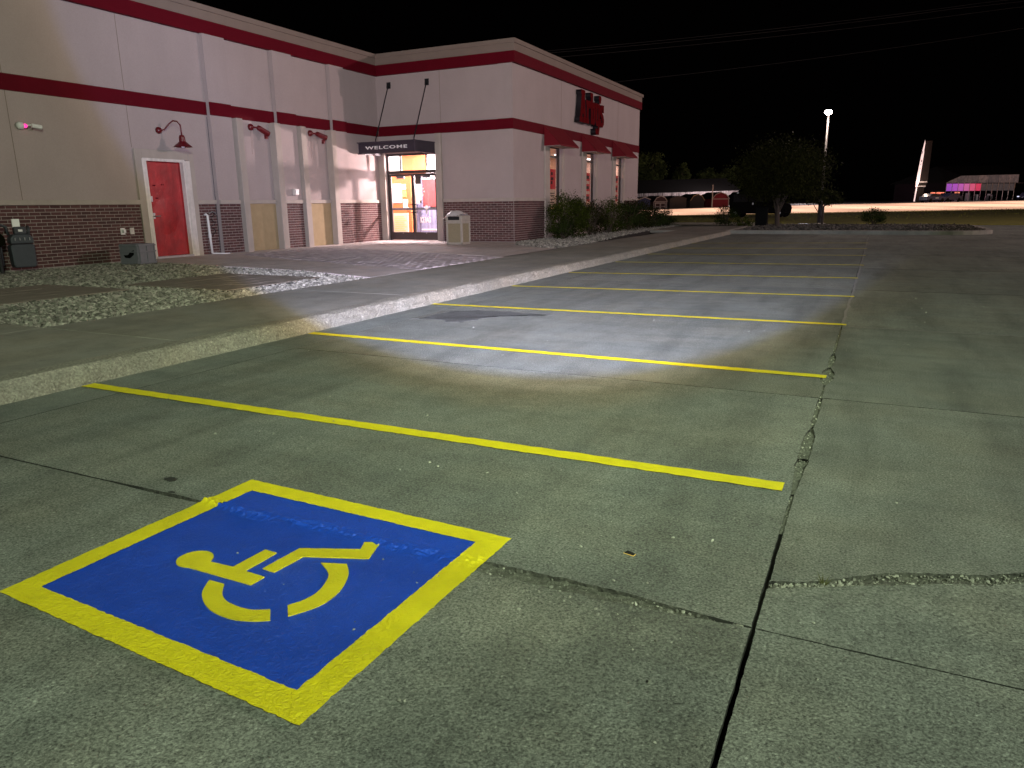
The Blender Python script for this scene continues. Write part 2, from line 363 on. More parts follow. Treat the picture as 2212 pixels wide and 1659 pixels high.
def jag(p0, p1, step, amp, seed, extra=None):
    """points from p0 to p1; jitter goes to the left of the direction of travel (into a ccw polygon); extra(s) gives more inset at position p"""
    p0 = Vector(p0); p1 = Vector(p1); d = p1 - p0; L = d.length; n = max(1, int(L / step)); d /= L; nrm = Vector((-d.y, d.x)); out = []
    for i in range(n):
        s = L * i / n; q = p0 + d * s
        a = amp * (vnoise(s * 9, seed) * .4 + vnoise(s * 33, seed + 5) * .35 + vnoise(s * 110, seed + 8) * .25) if i else 0
        if extra:
            e = extra(q.x, q.y, s); a += e * (.72 + .35 * vnoise(s * 14, seed + 3) + .25 * vnoise(s * 60, seed + 4))
        out.append(tuple(q + nrm * a))
    return out
def rocks(pts, sizes, flat=.6, seed=1, zoff=.3):
    """one mesh builder holding many angular stones"""
    rs = np.random.RandomState(seed)
    t = (1 + 5 ** .5) / 2
    bv = np.array([(-1, t, 0), (1, t, 0), (-1, -t, 0), (1, -t, 0), (0, -1, t), (0, 1, t), (0, -1, -t), (0, 1, -t), (t, 0, -1), (t, 0, 1), (-t, 0, -1), (-t, 0, 1)]) / 1.9
    bf = np.array([(0, 11, 5), (0, 5, 1), (0, 1, 7), (0, 7, 10), (0, 10, 11), (1, 5, 9), (5, 11, 4), (11, 10, 2), (10, 7, 6), (7, 1, 8), (3, 9, 4), (3, 4, 2), (3, 2, 6), (3, 6, 8), (3, 8, 9), (4, 9, 5), (2, 4, 11), (6, 2, 10), (8, 6, 7), (9, 8, 1)])
    m = MB(); V = []; F = []; T = []
    for i, (p, sz) in enumerate(zip(pts, sizes)):
        v = bv * (1 + .28 * rs.randn(12, 1)) * np.array([1, rs.uniform(.55, .95), flat * rs.uniform(.7, 1.2)]) * sz * .5
        a, b, c = rs.uniform(0, 6.28), rs.uniform(-.5, .5), rs.uniform(-.5, .5)
        ca, sa = math.cos(a), math.sin(a); cb, sb = math.cos(b), math.sin(b); cc, sc_ = math.cos(c), math.sin(c)
        Rm = np.array([[ca, -sa, 0], [sa, ca, 0], [0, 0, 1]]) @ np.array([[cb, 0, sb], [0, 1, 0], [-sb, 0, cb]]) @ np.array([[1, 0, 0], [0, cc, -sc_], [0, sc_, cc]])
        V.append(v @ Rm.T + np.array(p) + np.array([0, 0, sz * zoff * flat])); F.append(bf + 12 * i); T += [rs.uniform(0, 1)] * 20
    if V:
        m.v = [tuple(x) for x in np.concatenate(V)]; m.f = [tuple(int(k) for k in x) for x in np.concatenate(F)]; m.t = T
    return m
def inside(p, poly):
    x, y = p; c = False; n = len(poly)
    for i in range(n):
        x1, y1 = poly[i]; x2, y2 = poly[(i + 1) % n]
        if (y1 > y) != (y2 > y) and x < (x2 - x1) * (y - y1) / (y2 - y1) + x1: c = not c
    return c
def scatter(poly, n, seed, holes=()):
    rs = random.Random(seed); xs = [p[0] for p in poly]; ys = [p[1] for p in poly]; out = []
    while len(out) < n:
        p = (rs.uniform(min(xs), max(xs)), rs.uniform(min(ys), max(ys)))
        if inside(p, poly) and not any(inside(p, h) for h in holes): out.append(p)
    return out

# ================================================================== THE SETTING
g = MB(); g.box(-700, 700, -60, 1200, -1.4, -1.2); struct(g.build('ground', 'earth'))
# strip of ground under the lot, lawn and building
g = MB(); g.box(-60, 60, -12, 47, -.30, -.06); struct(g.build('subgrade', 'soil'))
# --- parking lot: joint bed with separate slabs
g = MB(); g.box(-5.3, 24, -2.2, 31.2, -.055, -.035); LOT = struct(g.build('parking_lot', 'joint_dark'))
COLS = [(-4.73, -.221), (-.221, 4.3), (4.3, 8.8), (8.8, 13.3), (13.3, 20)]
ROWS = [-1.2, 2.113, 5.09, 8.2, 11.8, 15.6, 19.6, 23.6, 27.6, 31.0]
def ramp(x, a, b, c, d, h): return 0 if x <= a or x >= d else h * min(1, (x - a) / (b - a), (d - x) / (d - c))
def spall(x, y):
    e = 0
    if abs(y - 2.113) < .06 and x < .3: e += ramp(x, -1.3, -1.15, -.7, -.28, .034) + ramp(x, -3.2, -2.9, -2.6, -2.3, .008)
    if abs(x + .221) < .06:
        e += ramp(y, 3.3, 3.75, 4.2, 4.35, .022) + ramp(y, 4.35, 4.5, 5.0, 5.2, .006) + ramp(y, 5.45, 5.62, 5.95, 6.1, .032) + ramp(y, 6.1, 6.3, 6.5, 6.7, .018) + ramp(y, 6.7, 6.9, 7.6, 8.1, .005)
    return e
def crack_side(x, y): return x > -.2 and 2.3 < y < 4.35 and x < 4.2
def slab(poly_edges, z, m, seed, thick=.05):
    """poly_edges: list of point lists joined into a ccw outline"""
    pts = [p for e in poly_edges for p in e]; b = MB(); b.prism(pts, 'z', z - thick, z); o = b.build('slab', m, LOT)
    o.data.materials.append(MATS['joint_dark']); o.data.materials.append(MATS['joint_mixed'])
    for f in o.data.polygons:
        if abs(f.normal.z) < .5: f.material_index = 2 if (spall(f.center.x, f.center.y) > .006 or crack_side(f.center.x, f.center.y)) else 1
    return o
def edge_rect(x0, x1, y0, y1, gap, amp, st, seed, keep=None):
    ex = lambda x, y, s: spall(x, y)
    gy = gap * .42 if y1 < 9 else gap
    x0 += gap * .85; x1 -= gap * .85; y0 += gy; y1 -= gy
    return [jag((x0, y0), (x1, y0), st, amp, seed, ex), jag((x1, y0), (x1, y1), st, amp, seed + 1, ex), jag((x1, y1), (x0, y1), st, amp, seed + 2, ex), jag((x0, y1), (x0, y0), st, amp, seed + 3, ex)]
CRK = [(-.216, 2.375, 2.425), (-.123, 2.427, 2.458), (-.053, 2.459, 2.50), (.009, 2.497, 2.548), (.167, 2.577, 2.667), (.325, 2.66, 2.729), (.466, 2.715, 2.78), (.56, 2.772, 2.845), (1.5, 3.3, 3.335), (4.295, 4.3, 4.31)]
def polyjag(pts, amp, seed):
    out = []
    for a, b in zip(pts[:-1], pts[1:]): out += jag(a, b, .012, amp, seed)
    return out + [pts[-1]]
sd = 0
for ci, (x0, x1) in enumerate(COLS):
    for ri in range(len(ROWS) - 1):
        y0, y1 = ROWS[ri], ROWS[ri + 1]; sd += 7
        if ci >= 2 and (ri < 1 or x0 > .3 * y1 + 3): continue
        near = ri < 4 and ci < 2
        gap = .006 if ri < 2 else (.005 if ri == 2 else .0012)
        if ci == 1 and ri == 1:
            e = edge_rect(x0, x1, y0, y1, gap, .0055, .012, sd)
            low = [p[:2] for p in CRK]; top = [(p[0], p[2]) for p in CRK]
            slab([e[0], [(x1 - gap, y0 + gap), (x1 - gap, 4.3)], list(reversed(polyjag(low, .010, sd)))], -.004, 'slab_concrete_b', sd)
            lft = [p for p in e[3] if p[1] > 2.43]
            slab([polyjag(top, .014, sd + 3), [(x1 - gap, 4.32)], [p for p in e[1] if p[1] > 4.35], e[2], lft], -.001, 'slab_concrete', sd)
            continue
        slab(edge_rect(x0, x1, y0, y1, gap, .0055 if near else .004, .012 if near else .3, sd), -.001 * (sd % 4), 'slab_concrete' if (ci + ri) % 2 == 0 else 'slab_concrete_b', sd)
for ri, (y0, y1) in enumerate([(-1.2, 2.0), (2.0, 5.1), (5.1, 8.2), (8.2, 11.8), (11.8, 15.6), (15.6, 19.6), (19.6, 23.6), (23.6, 31)]):
    sd += 5; slab(edge_rect(-5.22, -4.73, y0, y1, .003, .004, .06, sd), -.003, 'gutter_concrete', sd)
# crumbled concrete in the open joints
def rubble(name, polys, n, seed):
    """broken concrete lying almost flush in the spalled joints: a lumpy bed with loose chips"""
    b = MB(); pts = []; rs = random.Random(seed)
    for A, B, C, D in polys:
        A, B, C, D = map(Vector, (A, B, C, D)); nu = max(2, int((B - A).length / .009)); nv = max(2, int((D - A).length / .009)); vs = []; fs = []
        for i in range(nu + 1):
            for j in range(nv + 1):
                u, v = i / nu, j / nv; p = A * (1 - u) * (1 - v) + B * u * (1 - v) + C * u * v + D * (1 - u) * v
                vs.append((p.x, p.y, -.026 + .012 * (1 - v) + .010 * vnoise(p.x * 47 + 31 * vnoise(p.y * 53, 4), 3) + .004 * rs.random()))
        for i in range(nu):
            for j in range(nv): k = i * (nv + 1) + j; fs.append((k, k + nv + 1, k + nv + 2, k + 1))
        b.add(vs, fs); pts += scatter([tuple(A), tuple(B), tuple(C), tuple(D)], max(4, int(n / len(polys))), seed + len(pts))
    stuff(b.build(name + '_bed', 'rubble', LOT))
    m = rocks([(p[0], p[1], -.011) for p in pts], [.003 + .013 * rs.random() ** 2 for _ in pts], .7, seed, .3)
    stuff(m.build(name, 'rubble_chip', LOT))
rubble('crumbled_concrete', [[(-1.3, 2.055), (-.6, 2.055), (-.6, 2.17), (-1.3, 2.17)], [(-.6, 2.07), (-.25, 2.095), (-.25, 2.13), (-.6, 2.16)]]
       + [[(a[0], a[1] - .008), (b[0], b[1] - .008), (b[0], b[2] + .008), (a[0], a[2] + .008)] for a, b in zip(CRK[:-2], CRK[1:-1])]
       + [[(-.27, y0), (-.165, y0), (-.165, y1), (-.27, y1)] for y0, y1 in ((2.85, 3.3), (3.3, 3.8), (3.8, 4.4), (4.4, 5.08), (5.1, 5.5), (5.5, 6.1), (6.1, 6.7), (6.7, 8.1))], 1500, 3)
# light sealed joints and the diagonal saw cut farther out
def strip_part(name, p0, p1, wd, z, m, parent, seed=0):
    b = MB(); p0 = Vector(p0); p1 = Vector(p1); d = p1 - p0; n = max(2, int(d.length / .15)); nr = Vector((-d.y, d.x)).normalized(); vs = []; fs = []
    for i in range(n + 1):
        q = p0 + d * i / n; o = (vnoise(i * .7, seed) - .5) * wd * .8; h = wd * (.35 + .3 * vnoise(i * 1.3, seed + 2))
        vs += [(*(q + nr * (o + h)), z), (*(q + nr * (o - h)), z)]
        if i: fs.append((2 * i - 2, 2 * i - 1, 2 * i + 1, 2 * i))
    b.add(vs, fs); return b.build(name, m, parent)
for k, (a, c) in enumerate([((-.15, 8.215), (4, 8.12)), ((-.14, 11.8), (6, 11.72)), ((-.1, 15.63), (7, 15.5)), ((-3.73, 11.18), (-2.43, 13.65)), ((-2.43, 13.65), (-.97, 15.38)), ((-2.6, 8.28), (-.3, 8.22)), ((-1.8, 11.82), (-.2, 11.8)), ((-.215, 8.3), (-.2, 15.6)), ((-.2, 15.6), (-.21, 29))]):
    strip_part('joint_sealant', a, c, .022 if k < 3 else .03, .0035, 'sealant', LOT, k)
def blob(name, pts, z, m, parent):
    b = MB(); b.prism(pts, 'z', z - .002, z); return b.build(name, m, parent)
def ragged(cx, cy, rx, ry, seed, n=26):
    return [(cx + rx * (.65 + .6 * vnoise(i * .9, seed)) * math.cos(6.2832 * i / n), cy + ry * (.65 + .6 * vnoise(i * .9, seed)) * math.sin(6.2832 * i / n)) for i in range(n)]
blob('oil_stain', ragged(-2.945, 2.25, .036, .026, 3), .0022, 'stain', LOT)
blob('oil_stain', ragged(-2.80, 2.135, .020, .010, 5), .0022, 'stain', LOT)
damp = [(-4.71, 6.98), (-4.40, 7.05), (-4.22, 6.90), (-4.02, 6.95), (-3.95, 7.18), (-3.86, 7.45), (-3.5, 7.70), (-3.3, 7.86), (-3.9, 7.95), (-4.34, 7.92), (-4.62, 7.70)]
blob('damp_patch', [p for a, b in zip(damp, damp[1:] + damp[:1]) for p in jag(a, b, .05, .11, 4)], .0022, 'damp', LOT)
# loose pebbles swept over the slabs
pp = [(x, y) for x, y in scatter([(-4.6, 1.2), (1.2, 1.2), (2.4, 12), (-4.6, 12)], 260, 11)]
pp += [(rnd.gauss(-2.2, .55), rnd.gauss(2.9, .12)) for _ in range(40)] + [(rnd.gauss(-.85, .3), rnd.gauss(1.98, .05)) for _ in range(60)] + [(rnd.gauss(-.9, .5), rnd.gauss(2.0, .5)) for _ in range(70)]
m = rocks([(*p, .0) for p in pp], [.004 + .012 * rnd.random() ** 2.5 for _ in pp], .65, 5, .3); stuff(m.build('scattered_pebbles', 'pebble', LOT))

# --- kerb with rough weathered face, in cast segments
KERB = struct(node('kerb'))
def kerb_seg(y0, y1, seed):
    prof = [(-5.175, -.03), (-5.178, 0), (-5.190, .035), (-5.202, .07), (-5.216, .10), (-5.232, .124), (-5.258, .139), (-5.30, .144), (-5.36, .145), (-5.415, .145)]
    b = MB(); n = max(2, int((y1 - y0) / .045)); vs = []; fs = []; q = len(prof)
    for i in range(n + 1):
        y = y0 + (y1 - y0) * i / n
        for j, (x, z) in enumerate(prof):
            r = (vnoise(y * 16, seed + j * 3) - .5) * .014 + (vnoise(y * 5, seed + j) - .5) * .014
            if not 1 <= j <= 7: r = 0
            vs.append((x + r, y, z + r * .35))
        if i:
            for j in range(q - 1): fs.append(((i - 1) * q + j, i * q + j, i * q + j + 1, (i - 1) * q + j + 1))
    fs += [tuple(range(q)), tuple(range(n * q + q - 1, n * q - 1, -1))]
    b.add(vs, fs); b.build('kerb_segment', 'kerb_concrete', KERB)
ky = [-2, 2.0, 5.09, 8.05, 11.6, 15, 19, 23, 27, 30.6]
for i in range(len(ky) - 1): kerb_seg(ky[i] + .004, ky[i + 1] - .004, i * 31)
# --- pavement along the kerb, patio by the door
WALK = struct(node('sidewalk'))
def panel(name, pts, m, parent, z=.14, th=.1):
    b = MB(); b.prism(pts, 'z', z - th, z); return b.build(name, m, parent, .006)
wy = [-2, 1.2, 4.385, 7.9, 11.91, 14.62, 18.6, 22.5, 26.5, 30.6, 42.6]
for i in range(len(wy) - 1):
    a, c = wy[i] + .004, wy[i + 1] - .004
    xl = -7.30 if c < 17.5 else -7.4
    if i >= 9: panel('paving_panel', [(-12, a), (-5.42, a), (-5.42, c), (-12, c)], 'walk_concrete', WALK)
    else: panel('paving_panel', [(xl, a), (-5.42, a), (-5.42, c), (xl, c)], 'walk_concrete', WALK)
panel('paving_panel', [(-14.8, -2), (-7.31, -2), (-7.31, 4.38), (-14.8, 4.38)], 'walk_concrete', WALK)
strip_part('joint_sealant', (-7.2, 11.91), (-5.45, 11.91), .022, .1425, 'sealant', WALK, 4)
PATIO = struct(node('patio'))
PV = [(-14.1, 13.5), (-10.9, 12.3), (-7.42, 11.25), (-7.33, 14.5), (-8.1, 14.9), (-12.5, 16.25), (-14.1, 16.3)]
panel('paving_panel', [(-14.84, 11.10), (-9.35, 10.40), (-7.31, 9.74), (-7.31, 11.20), (-10.9, 12.29), (-14.84, 13.77)], 'patio_concrete', PATIO)
panel('paving_panel', [(-14.84, 13.78), (-14.11, 13.51), (-14.11, 16.31), (-14.84, 16.31)], 'patio_concrete', PATIO)
panel('paving_panel', [(-14.84, 16.32), (-12.5, 16.26), (-12.4, 20.6), (-14.84, 20.6)], 'patio_concrete', PATIO)
panel('paving_panel', [(-12.49, 16.25), (-9.9, 15.46), (-9.9, 20.5), (-12.39, 20.6)], 'patio_concrete', PATIO)
panel('paving_panel', [(-9.89, 15.46), (-8.1, 14.91), (-7.31, 14.51), (-7.31, 17.8), (-9.3, 19.2), (-9.89, 20.5)], 'patio_concrete', PATIO)
g = MB(); g.box(-14.86, -7.31, 9, 20.6, .02, .055); stuff(g.build('paver_bed', 'soil', PATIO))
pv = MB(); ca, sa = math.cos(R(-17)), math.sin(R(-17))
for i in range(-60, 60):
    for j in range(-60, 60):
        u = i * .208 + (j % 2) * .104; v = j * .106
        cx, cy = -10.6 + u * ca - v * sa, 13.9 + u * sa + v * ca
        if not inside((cx, cy), PV): continue
        pv.tone = rnd.random(); z = .138 + rnd.uniform(-.003, .003)
        c4 = [(cx + a * ca - b * sa, cy + a * sa + b * ca) for a, b in ((-.1, -.049), (.1, -.049), (.1, .049), (-.1, .049))]
        pv.prism(c4, 'z', .06, z)
stuff(pv.build('pavers', 'paver', PATIO))
# --- river-rock beds
BED = [(-14.8, 4.4), (-7.28, 4.4), (-7.32, 6), (-7.35, 9.7), (-9.35, 10.38), (-14.8, 11.08)]
PAD1 = [(-11.6, 5.15), (-9.62, 5.15), (-9.62, 7.1), (-11.6, 7.15)]; PAD2 = [(-10.3, 7.5), (-8.08, 7.45), (-8.2, 9.5), (-10.35, 9.65)]
ROCKBED = struct(node('rock_bed'))
g = MB(); g.prism(BED, 'z', .0, .085); g.build('bed_soil', 'soil', ROCKBED)
def pad(poly, rot):
    t = struct(node('stamped_pad')); b = MB(); b.prism(poly, 'z', .06, .128); b.build('pad_base', 'joint_dark', t)
    xs = [p[0] for p in poly]; ys = [p[1] for p in poly]; k = 0
    x = min(xs); row = 0
    while x < max(xs) - .05:
        y = min(ys) - (.2 if row % 2 else 0)
        while y < max(ys):
            y1 = y + .42; q = [(max(min(xs), x) + .006, max(min(ys), y) + .006), (min(max(xs), x + .31) - .006, max(min(ys), y) + .006), (min(max(xs), x + .31) - .006, min(max(ys), y1) - .006), (max(min(xs), x) + .006, min(max(ys), y1) - .006)]
            if q[1][0] - q[0][0] > .05 and q[2][1] - q[1][1] > .05:
                b = MB(); b.prism(q, 'z', .1, .140 + rnd.uniform(-.002, .002)); b.build('stamped_stone', 'pad', t, .006)
            y = y1
        x += .31; row += 1
pad([(-11.6, 5.2), (-9.62, 5.2), (-9.62, 7.1), (-11.6, 7.1)], 0); pad([(-10.3, 7.5), (-8.12, 7.5), (-8.12, 9.5), (-10.3, 9.5)], 0)
H1 = [(-11.62, 5.18), (-9.6, 5.18), (-9.6, 7.12), (-11.62, 7.12)]; H2 = [(-10.32, 7.48), (-8.1, 7.48), (-8.1, 9.52), (-10.32, 9.52)]
gp = [p for p in scatter(BED, 27000, 21, (H1, H2)) if p[0] > -1.95 * p[1] - .5]
m = rocks([(*p, rnd.uniform(.085, .118)) for p in gp], [rnd.uniform(.035, .078) for _ in gp], .62, 9, .3); stuff(m.build('river_rocks', 'gravel', ROCKBED))
BED2 = [(-9.25, 19.25), (-8.2, 18.05), (-7.66, 17.85), (-7.36, 18.8), (-7.75, 22.3), (-8.35, 27.2), (-8.6, 33.3), (-8.7, 37), (-9.9, 37), (-9.9, 20.6)]
g = MB(); g.prism(BED2, 'z', .0, .10); g.build('bed_soil', 'soil', ROCKBED)
gp = scatter(BED2, 9000, 23)
m = rocks([(*p, rnd.uniform(.10, .15)) for p in gp], [rnd.uniform(.04, .085) for _ in gp], .6, 10, .3); stuff(m.build('river_rocks', 'gravel', ROCKBED))

# --- the lot beyond: drive lane, planted median, lawn, highway, far side
g = MB(); g.prism([(-12, 31.22), (24, 31.22), (60, 31.22), (60, 44.2), (-5.4, 42.9), (-5.4, 31.22)], 'z', -.06, -.006); struct(g.build('drive_lane', 'slab_concrete_b'))
MED = struct(node('median_island'))
def arc(cx, cy, r, a0, a1, n=10): return [(cx + r * math.cos(R(a0 + (a1 - a0) * i / n)), cy + r * math.sin(R(a0 + (a1 - a0) * i / n))) for i in range(n + 1)]
OUT = [(-5.3, 31.1), (-2.2, 31.25)] + arc(2.2, 33.0, 1.75, -90, 0, 8) + arc(2.2, 38.2, 1.75, 0, 90, 8) + [(-5.3, 39.95)]
INN = [(-5.0, 31.35), (-2.2, 31.5)] + arc(2.2, 33.0, 1.5, -90, 0, 8) + arc(2.2, 38.2, 1.5, 0, 90, 8) + [(-5.0, 39.7)]
b = MB(); n = len(OUT); b.add([(*p, -.02) for p in OUT] + [(*p, .13) for p in OUT] + [(*p, .14) for p in INN] + [(*p, .02) for p in INN],
      [f for i in range(n) for j in [(i + 1) % n] for f in ((i, j, n + j, n + i), (n + i, n + j, 2 * n + j, 2 * n + i), (2 * n + i, 2 * n + j, 3 * n + j, 3 * n + i))])
b.build('median_kerb', 'walk_concrete', MED)
b = MB(); b.prism(INN, 'z', -.02, .08); b.build('median_soil', 'soil', MED)
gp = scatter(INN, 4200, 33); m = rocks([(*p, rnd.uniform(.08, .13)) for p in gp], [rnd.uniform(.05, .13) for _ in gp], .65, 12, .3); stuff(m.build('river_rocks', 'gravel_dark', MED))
# lawn between lot and highway
LP = [(-40, 43.0), (-5.4, 43.0), (60, 44.4)]
b = MB(); b.prism([(-5.4, 42.98), (40, 44.3), tuple(far(64.3, 140)[:2]), tuple(far(64.3, 0)[:2]), (-45, 42.98)], 'z', -.30, .02); struct(b.build('lawn', 'lawn'))
gm = MB(); rs = random.Random(3)
for i in range(9000):
    f = rs.random() ** .6; n = 36 + 28.2 * f; t = rs.uniform(15, 92)
    p = far(n, t)
    if p.y < 43.6 + max(0, p.x) * .03 or p.x < -24: continue
    h = rs.uniform(.03, .09) * (1.7 if f > .97 else 1); a = rs.uniform(0, 6.28); wd = .012 + .02 * rs.random()
    gm.tone = rs.random(); dx, dy = math.cos(a) * wd, math.sin(a) * wd; lx, ly = rs.uniform(-.03, .03), rs.uniform(-.03, .03)
    gm.add([(p.x - dx, p.y - dy, .018), (p.x + dx, p.y + dy, .018), (p.x + lx, p.y + ly, .02 + h)], [(0, 1, 2)])
stuff(gm.build('grass', 'grass'))
def zfar(t):
    T = [(-60, .05), (40, .1), (50, .22), (61, .40), (83, .63), (98, .69), (123, .82), (300, 1.1)]
    for (a, za), (c, zc) in zip(T[:-1], T[1:]):
        if t <= c: return za + (zc - za) * (t - a) / (c - a)
    return 1.1
b = MB(); ts = [-60, 0, 30, 40, 45, 50, 55, 61, 70, 83, 90, 98, 110, 123, 150, 200, 300]; vs = []; fs = []
for i, t in enumerate(ts):
    for n, k in ((64.0, 0), (79, .5), (94, 1)): vs.append(far(n, t, .012 * (k == 0) + zfar(t) * k))
    if i: fs += [(3 * i - 3, 3 * i - 2, 3 * i + 1, 3 * i), (3 * i - 2, 3 * i - 1, 3 * i + 2, 3 * i + 1)]
b.add(vs, [tuple(reversed(f)) for f in fs]); HW = struct(b.build('road', 'road'))
for n, k, wd in ((71.5, .25, .22), (76, .4, .12), (84, .667, .22)):
    b = MB(); vs = []; fs = []
    for i, t in enumerate(ts):
        z = zfar(t) * k + .012 * max(0, 1 - 2 * k) + .02; vs += [far(n - wd, t, z), far(n + wd, t, z)]
        if i: fs.append((2 * i - 2, 2 * i, 2 * i + 1, 2 * i - 1))
    b.add(vs, fs); b.build('lane_line', 'road_line', HW)
b = MB(); vs = []; fs = []
for i, t in enumerate(ts):
    for n, dz in ((93.9, -.03), (98, .02), (140, .3), (420, .6)): vs.append(far(n, t, zfar(t) + dz))
    if i:
        for j in range(3): fs.append((4 * i - 4 + j, 4 * i + j, 4 * i + j + 1, 4 * i - 3 + j))
b.add(vs, fs); struct(b.build('far_ground', 'earth'))
# ================================================================== PAINTED MARKINGS
def quad_grid(b, A, B, C, D, nu, nv, zf, seed=0, jagu=0):
    """bilinear patch A(u0v0) B(u1v0) C(u1v1) D(u0v1) with height function"""
    A, B, C, D = map(Vector, (A, B, C, D)); vs = []; fs = []
    for i in range(nu + 1):
        for j in range(nv + 1):
            u, v = i / nu, j / nv; p = A * (1 - u) * (1 - v) + B * u * (1 - v) + C * u * v + D * (1 - u) * v
            if jagu and j in (0, nv):
                nr = (D - A).normalized(); p = p + nr * (vnoise(i * .8, seed + j) - .5) * jagu * (-1 if j else 1)
            vs.append((p.x, p.y, zf(p.x, p.y, i, j)))
    for i in range(nu):
        for j in range(nv): a = i * (nv + 1) + j; fs.append((a, a + nv + 1, a + nv + 2, a + 1))
    b.add(vs, fs)
def edge_z(z): return lambda x, y, i, j: z + (vnoise(x * 31 + y * 17, 2) - .5) * .0008
STR = [((-5.156, 3.349), (-.268, 3.342)), ((-5.14, 5.775), (-.225, 5.735)), ((-5.162, 8.175), (-.182, 8.331)), ((-5.13, 10.498), (-.176, 10.884)),
       ((-5.13, 12.955), (-.191, 13.547)), ((-5.10, 15.663), (-.145, 16.325)), ((-5.12, 18.33), (-.153, 19.235)), ((-5.2, 20.9), (-.16, 22.0)), ((-5.2, 23.6), (-.16, 24.9))]
WHERE = ['next beyond the blue wheelchair square', 'crossing the rim of the torch-lit circle', 'just behind the damp patch by the kerb', 'fourth from the wheelchair square',
         'fifth from the wheelchair square', 'sixth from the wheelchair square', 'seventh from the wheelchair square', 'eighth from the wheelchair square, thin and dim', 'farthest and faintest of the row']
for k, (a, c) in enumerate(STR):
    b = MB(); a, c = Vector(a), Vector(c); d = (c - a).normalized(); nr = Vector((-d.y, d.x)) * .051; n = max(8, int((c - a).length / .04)) if k < 4 else 40
    quad_grid(b, a - nr, c - nr, c + nr, a + nr, n, 4, edge_z(.0045), k * 9, .010 if k < 4 else .006)
    o = b.build('parking_line', 'paint_yellow'); tag(o, 'yellow painted parking stall line ' + WHERE[k], 'parking line', 'parking stall lines')
SQ = thing('accessible_parking_marking', 'blue painted square with yellow border and yellow wheelchair symbol on the concrete', 'parking marking')
OUTQ = [(-2.575, 1.250), (-1.183, 1.174), (-1.161, 2.345), (-2.570, 2.399)]; INQ = [(-2.476, 1.333), (-1.285, 1.278), (-1.274, 2.259), (-2.465, 2.295)]
def ridge(z): 
    def f(x, y, i, j):
        d = abs(y - 2.113 - .012 * math.sin(x * 9)); r = max(0, 1 - d / .055)
        return z + (vnoise(x * 31 + y * 17, 2) - .5) * .0012 + r * (.026 * vnoise(x * 90 + 5 * vnoise(y * 60, 3), 4) * vnoise(y * 75 + x * 11, 9) + .006 * vnoise(x * 23, 7)) - .004 * r
    return f
for k in range(4):
    j = (k + 1) % 4; b = MB()
    L = (Vector(OUTQ[k]) - Vector(OUTQ[j])).length
    quad_grid(b, OUTQ[k], OUTQ[j], INQ[j], INQ[k], int(L / .012), 8, ridge(.0062), k * 5, .007)
    b.build('border', 'paint_yellow', SQ)
ex = [(-.006, -.006), (.006, -.006), (.006, .006), (-.006, .006)]
b = MB(); q = [(p[0] + e[0], p[1] + e[1]) for p, e in zip(INQ, ex)]
quad_grid(b, *q, 100, 82, ridge(.0040)); b.build('blue_field', 'paint_blue', SQ)
def smooth(pts, n=5):
    out = []; P = [Vector(p) for p in pts]
    for i in range(len(P) - 1):
        p0, p1, p2, p3 = P[max(0, i - 1)], P[i], P[i + 1], P[min(len(P) - 1, i + 2)]
        for k in range(n):
            t = k / n; out.append(tuple(.5 * ((2 * p1) + (p2 - p0) * t + (2 * p0 - 5 * p1 + 4 * p2 - p3) * t * t + (3 * p1 - p0 - 3 * p2 + p3) * t ** 3)))
    return out + [tuple(P[-1])]
sy = MB(); sy.prism([(-2.153 + .066 * math.cos(6.2832 * i / 28), 1.702 + .064 * math.sin(6.2832 * i / 28)) for i in range(28)], 'z', .004, .0082); sy.build('symbol_head', 'paint_yellow_symbol', SQ)
for nm, pts, z in [('symbol_torso', [(-2.125, 1.645), (-1.819, 1.646), (-1.816, 1.707), (-1.913, 1.711), (-1.909, 1.865), (-1.968, 1.867), (-1.975, 1.715), (-2.100, 1.708)], .0088),
                ('symbol_leg', [(-1.868, 1.751), (-1.81, 1.748), (-1.798, 1.885), (-1.566, 1.974), (-1.604, 2.100), (-1.663, 2.078), (-1.640, 2.022), (-1.857, 1.932)], .0084),
                ('symbol_wheel', smooth([(-1.977, 1.61), (-1.923, 1.529), (-1.824, 1.472), (-1.715, 1.46), (-1.642, 1.481), (-1.598, 1.507)]) + smooth([(-1.643, 1.555), (-1.706, 1.525), (-1.799, 1.529), (-1.86, 1.559), (-1.907, 1.611)]), .0084),
                ('symbol_wheel', smooth([(-1.563, 1.548), (-1.514, 1.642), (-1.513, 1.739), (-1.556, 1.843), (-1.613, 1.906)]) + smooth([(-1.705, 1.873), (-1.62, 1.814), (-1.579, 1.718), (-1.583, 1.648), (-1.609, 1.597)]), .0084)]:
    b = MB(); b.prism(pts, 'z', .004, z); b.build(nm, 'paint_yellow_symbol', SQ)

# ================================================================== RESTAURANT BUILDING
XW, YE, XF = -14.86, 20.62, -9.97
Z0, ZC0, ZC1, ZL0, ZL1, ZU0, ZU1, ZT = .10, 1.36, 1.455, 3.45, 3.75, 5.28, 5.59, 5.91
BLD = thing('restaurant_building', 'white stucco restaurant with two red bands and a brick base', 'building')
def bp(name, m, *a, bevel=0): return boxpart(name, m, BLD, *a, bevel)
